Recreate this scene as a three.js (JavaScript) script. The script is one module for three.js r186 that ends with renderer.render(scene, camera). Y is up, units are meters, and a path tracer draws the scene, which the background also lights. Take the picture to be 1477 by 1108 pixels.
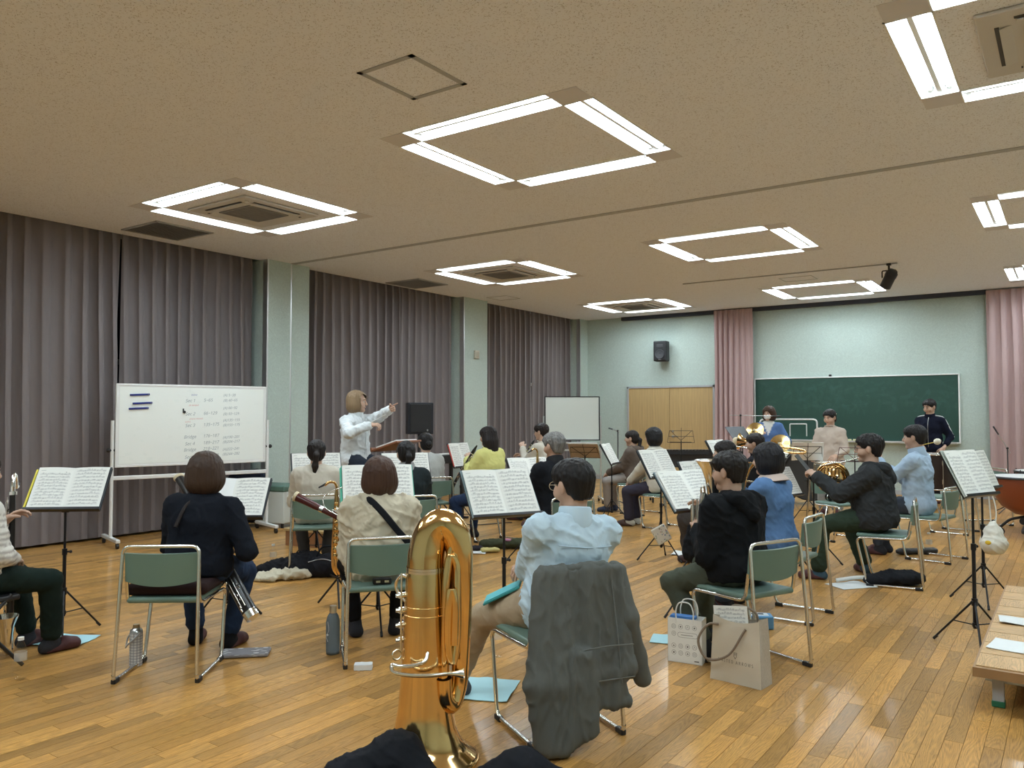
import * as THREE from 'three';
import { mergeGeometries, mergeVertices } from 'three/addons/utils/BufferGeometryUtils.js';
import { RoundedBoxGeometry } from 'three/addons/geometries/RoundedBoxGeometry.js';
import { ImprovedNoise } from 'three/addons/math/ImprovedNoise.js';
import { RectAreaLightUniformsLib } from 'three/addons/lights/RectAreaLightUniformsLib.js';

// ---------------------------------------------------------------- camera, light level
const scene = new THREE.Scene();
scene.background = new THREE.Color(0x05060a);
const D = Math.PI / 180;
const camera = new THREE.PerspectiveCamera(2 * Math.atan(554 / 1164.2) / D, 1477 / 1108, 0.05, 100);
camera.position.set(0, 1.45, 0);
camera.rotation.order = 'YXZ';
camera.rotation.set(2.14 * D, 34.86 * D, 0);
const renderer = new THREE.WebGLRenderer({ antialias: true });
renderer.toneMapping = THREE.LinearToneMapping;
renderer.toneMappingExposure = 1.0;
renderer.shadowMap.enabled = true;
RectAreaLightUniformsLib.init();
const LAMP = { color: new THREE.Color().setRGB(.85, 1.0, 1.09), intensity: 34, tube: 14 };

// ---------------------------------------------------------------- helpers
let seed = 12345;
const rnd = () => { seed = (seed * 1664525 + 1013904223) >>> 0; return seed / 4294967296; };
const rr = (a, b) => a + (b - a) * rnd();
const noise = new ImprovedNoise();
const V = (x, y, z) => new THREE.Vector3(x, y, z);
const lin = (r, g, b) => new THREE.Color().setRGB(r, g, b);
const taken = {};
function numbered(n) { const k = taken[n] = (taken[n] ?? -1) + 1; return k ? n + '_' + String(k).padStart(3, '0') : n; }
function mesh(name, geo, mat, parent) {
  const m = new THREE.Mesh(Array.isArray(geo) ? merge(geo) : geo, mat);
  m.name = parent ? name : numbered(name); m.castShadow = m.receiveShadow = true;
  (parent || scene).add(m); return m;
}
function tag(o, label, category, group, kind) {
  o.userData.label = label; if (category) o.userData.category = category;
  if (group) o.userData.group = group; if (kind) o.userData.kind = kind; return o;
}
function thing(name, label, category, [x, y, z] = [0, 0, 0], yaw = 0, group) {
  const o = new THREE.Group(); o.name = numbered(name); o.position.set(x, y, z); o.rotation.y = yaw; scene.add(o);
  return tag(o, label, category, group);
}
function dup(src, [x, y, z], yaw, label, group) {
  const o = src.clone(); o.name = numbered(src.name.replace(/_\d{3}$/, '')); o.position.set(x, y, z); o.rotation.set(0, yaw, 0);
  o.userData = { ...src.userData }; if (label) o.userData.label = label; if (group) o.userData.group = group; scene.add(o); return o;
}
function struct(name, geo, mat) { const m = mesh(name, geo, mat); m.name = name; m.userData.kind = 'structure'; return m; }
function merge(list) {
  list = list.flat(9).map(g => { const h = g.index ? g.toNonIndexed() : g; for (const k of Object.keys(h.attributes)) if (!['position', 'normal', 'uv'].includes(k)) h.deleteAttribute(k); return h; });
  return list.length > 1 ? mergeGeometries(list) : list[0];
}
function box(w, h, d, x = 0, y = 0, z = 0, r = 0) {
  const g = r ? new RoundedBoxGeometry(w, h, d, 2, r) : new THREE.BoxGeometry(w, h, d); g.translate(x, y, z); return g;
}
function slab(x0, x1, y0, y1, z0, z1) {        // box with uv in metres
  const g = new THREE.BoxGeometry(x1 - x0, y1 - y0, z1 - z0).translate((x0 + x1) / 2, (y0 + y1) / 2, (z0 + z1) / 2); return metric(g);
}
function metric(g) {
  if (g.index) g = g.toNonIndexed(); const p = g.attributes.position, n = g.attributes.normal, uv = new Float32Array(p.count * 2);
  for (let i = 0; i < p.count; i++) {
    const ax = Math.abs(n.getX(i)), ay = Math.abs(n.getY(i)), az = Math.abs(n.getZ(i));
    const [u, v] = ay >= ax && ay >= az ? [p.getX(i), p.getZ(i)] : ax >= az ? [p.getZ(i), p.getY(i)] : [p.getX(i), p.getY(i)];
    uv[2 * i] = u; uv[2 * i + 1] = v;
  }
  g.setAttribute('uv', new THREE.BufferAttribute(uv, 2)); return g;
}
const _q = new THREE.Quaternion(), _up = V(0, 1, 0);
function cyl(a, b, r0, r1 = r0, seg = 12, open = false) {
  a = Array.isArray(a) ? V(...a) : a; b = Array.isArray(b) ? V(...b) : b;
  const d = b.clone().sub(a), g = new THREE.CylinderGeometry(r1, r0, d.length(), seg, 1, open);
  g.applyQuaternion(_q.setFromUnitVectors(_up, d.clone().normalize())); const m = a.clone().add(b).multiplyScalar(.5); g.translate(m.x, m.y, m.z); return g;
}
function sph(r, x, y, z, sx = 1, sy = 1, sz = 1, s = 14) { const g = new THREE.SphereGeometry(r, s, Math.max(6, s * .7 | 0)); g.scale(sx, sy, sz); g.translate(x, y, z); return g; }
class Poly extends THREE.Curve {              // straight runs with filleted corners
  constructor(pts, f) {
    super(); const P = pts.map(p => Array.isArray(p) ? V(...p) : p), o = [P[0]];
    for (let i = 1; i < P.length - 1; i++) {
      const a = P[i - 1], b = P[i], c = P[i + 1], fa = Math.min(f, a.distanceTo(b) * .49), fc = Math.min(f, b.distanceTo(c) * .49);
      const s = b.clone().add(a.clone().sub(b).setLength(fa)), e = b.clone().add(c.clone().sub(b).setLength(fc));
      for (let k = 0; k <= 5; k++) { const t = k / 5; o.push(s.clone().multiplyScalar((1 - t) * (1 - t)).addScaledVector(b, 2 * t * (1 - t)).addScaledVector(e, t * t)); }
    }
    o.push(P[P.length - 1]); this.p = o;
  }
  getPoint(t, v = V()) { const n = this.p.length - 1, k = Math.min(n - 1, Math.floor(t * n)); return v.copy(this.p[k]).lerp(this.p[k + 1], t * n - k); }
  getPointAt(t, v) { return this.getPoint(t, v); }
  getTangentAt(t, v) { return this.getTangent(t, v); }
}
const wire = (pts, r, f = .04, seg = 8) => { const c = new Poly(pts, f); return new THREE.TubeGeometry(c, c.p.length - 1, r, seg, false); };
const curve = (pts, r, n = 40, seg = 8, closed = false) => new THREE.TubeGeometry(new THREE.CatmullRomCurve3(pts.map(p => Array.isArray(p) ? V(...p) : p), closed, 'centripetal'), n, r, seg, closed);
function sweep(pts, radii, n = 60, seg = 16) {   // tube of changing radius along a smooth line
  const c = new THREE.CatmullRomCurve3(pts.map(p => Array.isArray(p) ? V(...p) : p), false, 'centripetal');
  const g = new THREE.TubeGeometry(c, n, 1, seg, false), p = g.attributes.position;
  for (let i = 0; i <= n; i++) {
    const t = i / n * (radii.length - 1), k = Math.min(radii.length - 2, Math.floor(t)), f = t - k, R = radii[k] * (1 - f) + radii[k + 1] * f, o = c.getPointAt(i / n);
    for (let j = 0; j <= seg; j++) { const q = i * (seg + 1) + j; p.setXYZ(q, o.x + (p.getX(q) - o.x) * R, o.y + (p.getY(q) - o.y) * R, o.z + (p.getZ(q) - o.z) * R); }
  }
  g.computeVertexNormals(); return g;
}
function lathe(profile, seg = 28) { return new THREE.LatheGeometry(profile.map(([r, y]) => new THREE.Vector2(r, y)), seg); }
function place(g, x, y, z, rx = 0, ry = 0, rz = 0) {
  const m = new THREE.Matrix4().makeRotationFromEuler(new THREE.Euler(rx, ry, rz)).setPosition(x, y, z); g.applyMatrix4(m); return g;
}
const fbm = (x, y, z, o = 4) => { let s = 0, a = .5; for (let i = 0; i < o; i++) { s += a * noise.noise(x, y, z); x *= 2.03; y *= 2.03; z *= 2.03; a *= .5; } return s; };
function dataTex(w, h, fn, srgb = true, rep = [1, 1]) {
  const d = new Uint8Array(w * h * 4);
  for (let y = 0; y < h; y++) for (let x = 0; x < w; x++) { const c = fn(x / w, y / h), i = (y * w + x) * 4; for (let k = 0; k < 3; k++) d[i + k] = Math.max(0, Math.min(255, (c[k] ?? c[0]) * 255)); d[i + 3] = 255; }
  const t = new THREE.DataTexture(d, w, h); t.wrapS = t.wrapT = THREE.RepeatWrapping; t.magFilter = THREE.LinearFilter; t.minFilter = THREE.LinearMipmapLinearFilter; t.generateMipmaps = true;
  if (srgb) t.colorSpace = THREE.SRGBColorSpace; t.repeat.set(...rep); t.needsUpdate = true; return t;
}
function canvasTex(w, h, draw, rep) {
  const c = document.createElement('canvas'); c.width = w; c.height = h; draw(c.getContext('2d'), w, h);
  const t = new THREE.CanvasTexture(c); t.colorSpace = THREE.SRGBColorSpace; t.magFilter = THREE.LinearFilter; if (rep) { t.wrapS = t.wrapT = THREE.RepeatWrapping; t.repeat.set(...rep); } return t;
}
const std = (c, rough = .6, metal = 0, extra = {}) => new THREE.MeshStandardMaterial({ color: c, roughness: rough, metalness: metal, side: THREE.DoubleSide, ...extra });
// periodic noise for tiling textures
const pn = (u, v, fu, fv, o = 3, s = 0) => { let r = 0, a = .5; for (let i = 0; i < o; i++) { const A = u * 2 * Math.PI, B = v * 2 * Math.PI, R = fu / 6.283, Q = fv / 6.283; r += a * noise.noise(Math.cos(A) * R + s, Math.sin(A) * R + Math.cos(B) * Q + 7.3 * s, Math.sin(B) * Q + 3.1); fu *= 2; fv *= 2; a *= .5; s += 11.7; } return r; };

// ---------------------------------------------------------------- materials of the room
const wallRelief = dataTex(512, 512, (u, v) => [.5 + 1.1 * pn(u, v, 60, 60, 3)], false, [1 / .8, 1 / .8]);
const wallTone = dataTex(256, 256, (u, v) => { const n = pn(u, v, 40, 40, 3) * .09; return [.94 + n, .945 + n, .94 + n]; }, true, [1 / .8, 1 / .8]);
const M = {};
M.wall = std(lin(.58, .67, .62), .85, 0, { map: wallTone, bumpMap: wallRelief, bumpScale: .0012 });
M.wallPlain = M.wall;
const ceilTex = canvasTex(1024, 1024, (g, w, h) => {
  g.fillStyle = '#f4f4f7'; g.fillRect(0, 0, w, h);
  for (let i = 0; i < 2600; i++) { const x = rnd() * w, y = rnd() * h, l = rr(2, 9), a = rr(0, 6.28); g.strokeStyle = rnd() < .6 ? 'rgba(120,106,96,.75)' : 'rgba(176,164,152,.8)'; g.lineWidth = rr(1, 2.6); for (const ox of [0, w, -w]) { g.beginPath(); g.moveTo(x + ox, y); g.quadraticCurveTo(x + ox + Math.cos(a) * l + rr(-3, 3), y + Math.sin(a) * l + rr(-3, 3), x + ox + Math.cos(a) * l * 2, y + Math.sin(a) * l * 2); g.stroke(); } }
}, [1 / .9, 1 / .9]);
M.ceiling = std(lin(.95, .965, 1.0), .95, 0, { map: ceilTex });
M.ceilPlate = std(lin(.68, .66, .68), .7);
M.frameGrey = std(lin(.42, .42, .43), .6);
M.white = std(lin(.82, .82, .80), .45);
M.alu = std(lin(.72, .74, .74), .35, .9);
M.chrome = std(lin(.78, .76, .72), .2, 1);
M.black = std(lin(.016, .016, .018), .5);
M.blackGloss = std(lin(.012, .012, .014), .25);
M.dark = std(lin(.05, .05, .055), .55);
M.steel = std(lin(.56, .56, .56), .3, 1);

// ---------------------------------------------------------------- room shell (metres)
const ROOM = { x0: -9.5, x1: 2.3, z0: -16, z1: 2.4, h: 3.58 };
const GX = [-7.03, -3.49, .07], GZ = [-5.35, -9.92, -14.42, -.79];      // centres of the square light groups
const RECT = [];                                                        // recesses for the fixtures: x, z, half x, half z
const LW = .115, LL = .64, OFF = .76;
for (const z of GZ) for (const x of GX) for (let k = 0; k < 4; k++) { const s = k % 2 ? 1 : -1; RECT.push(k < 2 ? { x, z: z + s * OFF, hx: LL, hz: LW, gx: x, gz: z } : { x: x + s * OFF, z, hx: LW, hz: LL, gx: x, gz: z }); }
{
  const sh = new THREE.Shape([[ROOM.x0 + .28, ROOM.z0], [ROOM.x1, ROOM.z0], [ROOM.x1, ROOM.z1], [ROOM.x0 + .28, ROOM.z1]].map(p => new THREE.Vector2(p[0], -p[1])));
  for (const r of RECT) sh.holes.push(new THREE.Path([[-1, -1], [-1, 1], [1, 1], [1, -1]].map(([a, b]) => new THREE.Vector2(r.x + a * r.hx, -(r.z + b * r.hz)))));
  const g = new THREE.ExtrudeGeometry(sh, { depth: .14, bevelEnabled: false }); g.rotateX(-Math.PI / 2); g.translate(0, ROOM.h, 0);
  const c = struct('ceiling', g, M.ceiling); c.userData.label = 'beige fissured acoustic ceiling with recessed light squares';
  mesh('upper_slab', slab(ROOM.x0 - .2, ROOM.x1 + .2, ROOM.h + .3, ROOM.h + .4, ROOM.z0 - .2, ROOM.z1 + .2), M.wallPlain, c);
  mesh('expansion_strip', slab(ROOM.x0 + .45, ROOM.x1, ROOM.h - .006, ROOM.h, -7.6, -7.52), M.frameGrey, c);
  for (const z of GZ) for (const x of GX) for (const a of [-1, 1]) for (const b of [-1, 1])
    mesh('corner_plate', slab(x + a * OFF - .115, x + a * OFF + .115, ROOM.h - .004, ROOM.h, z + b * OFF - .115, z + b * OFF + .115), M.ceilPlate, c);
  for (const [x, z, w, d, t] of [[-3.4, -3.78, .46, .53, .035], [-8.55, -12.0, .45, .45, .012], [-3.52, -12.93, .5, .4, .01]]) {
    mesh('hatch_frame', [slab(x - w / 2, x + w / 2, ROOM.h - .005, ROOM.h, z - d / 2, z - d / 2 + t), slab(x - w / 2, x + w / 2, ROOM.h - .005, ROOM.h, z + d / 2 - t, z + d / 2), slab(x - w / 2, x - w / 2 + t, ROOM.h - .005, ROOM.h, z - d / 2, z + d / 2), slab(x + w / 2 - t, x + w / 2, ROOM.h - .005, ROOM.h, z - d / 2, z + d / 2)], M.frameGrey, c);
  }
}
{ // plaster walls with thickness
  const H2 = ROOM.h + .3;
  const back = struct('wall_back', slab(ROOM.x0 - .2, ROOM.x1 + .2, 0, H2, ROOM.z0 - .2, ROOM.z0), M.wall); back.userData.label = 'pale mint plaster wall behind the chalkboard';
  struct('wall_right', slab(ROOM.x1, ROOM.x1 + .2, 0, H2, ROOM.z0, ROOM.z1), M.wall).userData.label = 'plain mint plaster wall beside the platform';
  struct('wall_front', slab(ROOM.x0 - .2, ROOM.x1 + .2, 0, H2, ROOM.z1, ROOM.z1 + .2), M.wall).userData.label = 'plain mint plaster wall facing the chalkboard';
  const left = struct('wall_left', [slab(ROOM.x0 - .2, ROOM.x0, 0, H2, ROOM.z0, ROOM.z1)], M.wall); left.userData.label = 'mint plaster window wall behind the grey curtains';
  mesh('pillar', [slab(ROOM.x0, -9.05, 0, ROOM.h, -7.52, -7.13)], M.wall, left); mesh('pillar', [slab(ROOM.x0, -9.05, 0, ROOM.h, -7.86, -7.55)], M.wall, left);
  mesh('pillar', slab(ROOM.x0, -9.05, 0, ROOM.h, -12.18, -11.47), M.wall, left); mesh('pillar', slab(ROOM.x0, -9.05, 0, ROOM.h, ROOM.z0, -15.66), M.wall, left);
  mesh('joint_strip', slab(-9.1, -9.052, 0, ROOM.h, -7.55, -7.52), M.alu, left);
  for (const z of [-7.125, -11.465, -15.655]) mesh('corner_bead', slab(-9.13, -9.04, 0, ROOM.h, z - .012, z + .012), M.alu, left);
  mesh('curtain_box_back', slab(ROOM.x0, -9.45, ROOM.h, ROOM.h + .3, ROOM.z0, ROOM.z1), M.wall, left);
  const bb = struct('baseboard_back', [slab(-9.05, -8.1, 0, .08, -15.99, -15.975), slab(-6.02, ROOM.x1, 0, .08, -15.99, -15.975)], M.frameGrey); bb.userData.label = 'dark grey skirting along the chalkboard wall';
  const bl = struct('baseboard_left', [slab(-9.05, -9.035, 0, .08, -7.86, -7.13), slab(-9.05, -9.035, 0, .08, -12.18, -11.47)], M.frameGrey); bl.userData.label = 'dark grey skirting on the window pillars';
  const tr = struct('trim_1', [slab(-8.15, -1.2, ROOM.h - .075, ROOM.h, -15.995, -15.9)], std(lin(.035, .04, .06), .6)); tr.userData.label = 'dark curtain rail box at the top of the back wall';
}
// windows behind the curtains
{
  const glass = std(lin(.02, .025, .04), .08);
  let k = 0;
  for (const [z0, z1] of [[1.6, -7.13], [-7.86, -11.47], [-12.18, -15.66]]) {
    const w = struct('window_' + (++k), slab(-9.49, -9.47, .35, ROOM.h, z1 + .08, z0 - .08), glass); w.userData.label = ['dark night window behind the curtains next to the large whiteboard', 'dark night window behind the conductor', 'dark night window behind the small whiteboard'][k - 1];
    const n = Math.max(2, Math.round((z0 - z1) / 1.7));
    for (let i = 0; i <= n; i++) { const z = z0 + (z1 - z0) * i / n; mesh('mullion', slab(-9.49, -9.42, .35, ROOM.h, z - .035, z + .035), M.alu, w); }
    mesh('rail', [slab(-9.49, -9.42, .3, .38, z1, z0), slab(-9.49, -9.42, 2.05, 2.11, z1, z0)], M.alu, w);
    mesh('sash_handle', [box(.03, .16, .025, -9.40, 1.15, z1 + .1), cyl([-9.4, 1.1, z1 + .1], [-9.33, .98, z1 + .1], .01)], M.steel, w);
  }
}
// floor: strip flooring, boards run along z
const grain = dataTex(512, 1024, (u, v) => {
  const w = pn(u, v, 5, 2.2, 2, 3) * 1.6, ring = Math.sin((u * 26 + w * 9 + pn(u, v, 14, 3, 2, 9) * 2) * 6.283);
  const fine = pn(u, v, 260, 9, 2, 17), pore = pn(u, v, 190, 26, 2, 31);
  let s = .90 + .05 * ring + .13 * fine - (pore > .16 ? .12 : 0) + .05 * w; return [s, s * .985, s * .965];
}, true, [1 / .5, 1 / 1.5]);
const floorRough = dataTex(256, 256, (u, v) => [.8 + .12 * pn(u, v, 24, 24, 3, 5)], false, [1 / 1.3, 1 / 1.3]);
M.floor = new THREE.MeshPhysicalMaterial({ color: 0xffffff, vertexColors: true, map: grain, roughness: .6, specularIntensity: .35, roughnessMap: floorRough, clearcoat: .45, clearcoatRoughness: .13 });
{
  const f = struct('floor', slab(ROOM.x0 - .2, ROOM.x1 + .2, -.2, -.012, ROOM.z0 - .2, ROOM.z1 + .2), std(lin(.10, .06, .03), .8)); f.userData.label = 'glossy honey brown strip wood floor';
  const W = .0762, LEN = [.45, .6, .75, .9], TONES = [];
  for (let i = 0; i < 14; i++) { const t = rr(.66, 1.14), r = rr(-.05, .05); TONES.push([.66 * t, (.355 + r * .14) * t, (.10 + r * .1) * t]); }
  const cache = {};
  function plank(li, ti) {
    const key = li + '_' + ti; if (cache[key]) return cache[key];
    const L = LEN[li], g = metric(new THREE.BoxGeometry(W, .012, L)), p = g.attributes.position, uv = g.attributes.uv, c = new Float32Array(p.count * 3), [r, gg, b] = TONES[ti], ou = ti * .137 + li * .31, ov = ti * .61 + li * .23;
    for (let i = 0; i < p.count; i++) { if (p.getY(i) > 0) { p.setX(i, p.getX(i) - Math.sign(p.getX(i)) * .0009); p.setZ(i, p.getZ(i) - Math.sign(p.getZ(i)) * .0008); } uv.setXY(i, uv.getX(i) + ou, uv.getY(i) + ov); c[3 * i] = r; c[3 * i + 1] = gg; c[3 * i + 2] = b; }
    g.setAttribute('color', new THREE.BufferAttribute(c, 3)); return cache[key] = g;
  }
  const list = [], fx = -Math.sin(34.86 * D), fz = -Math.cos(34.86 * D);
  for (let x = ROOM.x0 + W / 2; x < ROOM.x1; x += W) {
    let z = ROOM.z1 + rr(0, .8);
    while (z > ROOM.z0) {
      const li = Math.floor(rnd() * 4), L = LEN[li], zc = z - L / 2, ti = Math.floor(rnd() * 14), y = -.006 - rnd() * .0004; z -= L;
      const dep = x * fx + zc * fz, lat = x * Math.cos(34.86 * D) - zc * Math.sin(34.86 * D), vis = dep > 2.75 && Math.abs(lat) / dep < .66 && zc > ROOM.z0;
      list.push({ li, ti, x, y, z: zc, score: vis ? L / (dep * dep * dep) : 0 });
    }
  }
  list.sort((a, b) => b.score - a.score);
  list.slice(0, 300).forEach(q => { const m = mesh('plank', plank(q.li, q.ti), M.floor, f); m.position.set(q.x, q.y, q.z); });
  const rest = mergeGeometries(list.slice(300).map(q => plank(q.li, q.ti).clone().translate(q.x, q.y, q.z)));
  mesh('planks', rest, M.floor, f).userData.kind = 'stuff';
}
// ---------------------------------------------------------------- ceiling fixtures
{
  const tubeMat = new THREE.MeshStandardMaterial({ color: 0xffffff, emissive: LAMP.color, emissiveIntensity: LAMP.tube, roughness: .4 });
  const refl = std(lin(.88, .88, .86), .4);
  const gname = (gx, gz) => { const c = GX.indexOf(gx), r = GZ.indexOf(gz); return ['window-side', 'middle', 'platform-side'][c] + ' square, ' + ['row before the ceiling strip', 'row past the ceiling strip', 'row along the chalkboard wall', 'row farthest from the chalkboard'][r]; };
  for (const r of RECT) {
    const alongX = r.hx > r.hz, side = alongX ? (r.z < r.gz ? 'chalkboard side' : 'hall side') : (r.x < r.gx ? 'window side' : 'platform side');
    const t = thing('ceiling_light', side + ' tube light, ' + gname(r.gx, r.gz), 'ceiling light', [r.x, ROOM.h, r.z], alongX ? Math.PI / 2 : 0, 'recessed twin-tube lights in squares');
    const w = LW, l = LL;
    mesh('housing', [box(2 * w, .006, 2 * l, 0, .088, 0), box(.006, .09, 2 * l, -w, .044, 0), box(.006, .09, 2 * l, w, .044, 0), box(2 * w, .09, .006, 0, .044, -l), box(2 * w, .09, .006, 0, .044, l)], refl, t);
    mesh('reflector', [box(.03, .004, 2 * l - .02, 0, .02, 0), place(box(.06, .004, 2 * l - .02), -.026, .044, 0, 0, 0, -1.05), place(box(.06, .004, 2 * l - .02), .026, .044, 0, 0, 0, 1.05)], refl, t);
    mesh('rim', [box(.012, .006, 2 * l + .02, -w - .004, -.001, 0), box(.012, .006, 2 * l + .02, w + .004, -.001, 0), box(2 * w + .02, .006, .012, 0, -.001, -l - .004), box(2 * w + .02, .006, .012, 0, -.001, l + .004)], M.white, t);
    for (const s of [-1, 1]) {
      mesh('tube', cyl([s * .058, .045, -l + .05], [s * .058, .045, l - .05], .0165, .0165, 10), tubeMat, t);
      for (const e of [-1, 1]) mesh('lamp_holder', box(.03, .045, .03, s * .058, .05, e * (l - .03), .004), M.white, t);
    }
    for (const s of [-1, 1]) { const a = new THREE.RectAreaLight(LAMP.color, LAMP.intensity, .04, 2 * l - .1); a.position.set(s * .058, .024, 0); a.rotation.x = -Math.PI / 2; a.name = 'tube_glow'; a.castShadow = true; t.add(a); }
  }
}
// ---------------------------------------------------------------- curtains
function curtainGeo(len, y0, y1, fold, amp, s, gather = 1) {
  const nu = Math.ceil(len / fold * 12), nv = 14, pos = [], idx = [], uv = [];
  for (let i = 0; i <= nu; i++) for (let j = 0; j <= nv; j++) {
    const u = i / nu * len, v = j / nv, ph = u / fold * 6.283 + 1.6 * noise.noise(u * 1.3, s, v * .5) * 2.2 + .5 * noise.noise(u * 3, v * 1.1, s);
    const a = amp * (.62 + .5 * noise.noise(u * 2.1, s + 4, v * .4)) * (v > .93 ? .55 : 1);
    const w = Math.sin(ph), sh = Math.sign(w) * Math.pow(Math.abs(w), .7);
    pos.push(u + .35 * a * Math.cos(ph * 2) + .012 * noise.noise(u * 4, v * 2, s), y0 + (y1 - y0) * v + (j ? 0 : .008 * Math.sin(ph)), a * sh + .02 * noise.noise(u * .8, v * 1.5, s + 9));
    uv.push(u, v * (y1 - y0));
  }
  for (let i = 0; i < nu; i++) for (let j = 0; j < nv; j++) { const a = i * (nv + 1) + j, b = a + nv + 1; idx.push(a, b, a + 1, b, b + 1, a + 1); }
  const g = new THREE.BufferGeometry(); g.setAttribute('position', new THREE.Float32BufferAttribute(pos, 3)); g.setAttribute('uv', new THREE.Float32BufferAttribute(uv, 2)); g.setIndex(idx); g.computeVertexNormals(); return g;
}
{
  const weave = dataTex(256, 256, (u, v) => [.5 + .4 * pn(u, v, 90, 90, 2, 2)], false, [3, 3]);
  const grey = std(lin(.215, .185, .185), .9, 0, { bumpMap: weave, bumpScale: .0006 }), pink = std(lin(.49, .345, .335), .9, 0, { bumpMap: weave, bumpScale: .0006 });
  const defs = [[1.6, -5.17, 'wide grey floor-length curtain behind the large whiteboard and music stand'], [-5.17, -7.02, 'grey floor-length curtain above the written whiteboard, beside the jointed pillar'], [-7.9, -9.98, 'grey floor-length curtain directly behind the conductor'], [-9.98, -11.4, 'grey floor-length curtain behind the black loudspeaker on a stand'], [-12.22, -14.0, 'grey floor-length curtain beside the pillar with the small beige box'], [-14.0, -15.55, 'grey floor-length curtain behind the small blank whiteboard']];
  defs.forEach(([z0, z1, label], i) => { const t = thing('curtain', label, 'curtain', [-9.27, 0, z0], Math.PI / 2, 'grey window curtains'); mesh('cloth', curtainGeo(z0 - z1, .03, ROOM.h + .12, .185, .072, i * 5.3), grey, t); mesh('curtain_rail', box(z0 - z1, .03, .03, (z0 - z1) / 2, ROOM.h + .14, 0), M.alu, t); });
  const pc = (x0, x1, f, label, s) => { const t = thing('curtain', label, 'curtain', [x0, 0, -15.86], 0, 'dusty pink back wall curtains'); mesh('cloth', curtainGeo(x1 - x0, .03, ROOM.h - .02, f, .05, s), pink, t); };
  pc(-6.02, -5.22, .115, 'gathered dusty pink curtain between the wooden door and the chalkboard', 31); pc(-1.2, .55, .16, 'dusty pink curtain hanging behind the timpani', 47);
}
// ---------------------------------------------------------------- air conditioners, vents, spotlight
{
  const body = std(lin(.60, .57, .53), .55), grille = std(lin(.26, .25, .24), .6), slot = std(lin(.06, .06, .06), .6);
  const labels = [[0, 0, 'cassette air conditioner inside the window-side light square near the large whiteboard'], [0, 1, 'cassette air conditioner inside the window-side light square above the woodwinds'], [0, 2, 'cassette air conditioner inside the light square near the wall loudspeaker'], [2, 0, 'cassette air conditioner inside the light square over the platform']];
  for (const [i, j, label] of labels) {
    const t = thing('air_conditioner', label, 'air conditioner', [GX[i], ROOM.h, GZ[j]], 0, 'ceiling cassette air conditioners');
    mesh('panel', box(.94, .024, .94, 0, -.012, 0, .01), body, t);
    const g = mesh('intake_grille', box(.5, .012, .5, 0, -.028, 0, .004), grille, t);
    mesh('grille_bars', Array.from({ length: 16 }, (_, k) => box(.46, .004, .006, 0, -.036, -.22 + k * .029)), grille, g).userData.kind = 'stuff';
    for (let k = 0; k < 4; k++) { const l = mesh('louver', place(box(.56, .008, .07, 0, 0, 0, .003), 0, -.027, .33, .25, 0, 0), body, t); l.geometry.rotateY(k * Math.PI / 2); const o = mesh('air_slot', box(.58, .004, .022, 0, -.026, .375), slot, t); o.geometry.rotateY(k * Math.PI / 2); }
    mesh('sensor', cyl([.36, -.034, .36], [.36, -.022, .36], .02), M.white, t);
  }
  for (const [x, z, label] of [[-8.6, -5.35, 'dark square ceiling air vent near the large whiteboard'], [-8.75, -9.85, 'dark square ceiling air vent near the loudspeaker on a stand']]) {
    const t = thing('ceiling_vent', label, 'vent', [x, ROOM.h, z], 0, 'ceiling air vents');
    mesh('backing', box(.66, .004, .68, 0, -.004, 0), grille, t);
    mesh('vent_frame', [box(.7, .014, .03, 0, -.007, -.345), box(.7, .014, .03, 0, -.007, .345), box(.03, .014, .72, -.345, -.007, 0), box(.03, .014, .72, .345, -.007, 0)], M.frameGrey, t);
    mesh('slats', Array.from({ length: 22 }, (_, k) => place(box(.66, .003, .022), 0, -.01, -.31 + k * .0295, .6, 0, 0)), std(lin(.42, .41, .41), .6), t).userData.kind = 'stuff';
  }
  const t = thing('spotlight', 'black stage spotlight hanging from a ceiling track', 'spotlight', [-2.11, ROOM.h, -12.35]);
  mesh('clamp', [cyl([0, -.1, 0], [0, 0, 0], .014), box(.06, .03, .06, 0, -.015, 0, .006)], M.black, t);
  mesh('yoke', wire([[-.09, -.2, 0], [-.09, -.1, 0], [.09, -.1, 0], [.09, -.2, 0]], .009, .02), M.black, t);
  const c = mesh('can', [place(lathe([[.0, .14], [.06, .135], [.075, .1], [.075, -.13], [.066, -.13], [.066, .08], [0, .09]], 24), 0, -.22, 0, .5, 0, -.5)], std(lin(.02, .021, .026), .45), t);
  mesh('cooling_fins', [0, 1, 2].map(k => place(lathe([[.076, .04 + k * .025], [.083, .045 + k * .025], [.076, .05 + k * .025]], 20), 0, -.22, 0, .5, 0, -.5)), M.black, c);
  const r = thing('lighting_track', 'thin dark lighting track along the ceiling', 'track', [-3.6, ROOM.h - .008, -12.35]);
  mesh('rail', box(3.2, .016, .022), M.frameGrey, r);
}
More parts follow.
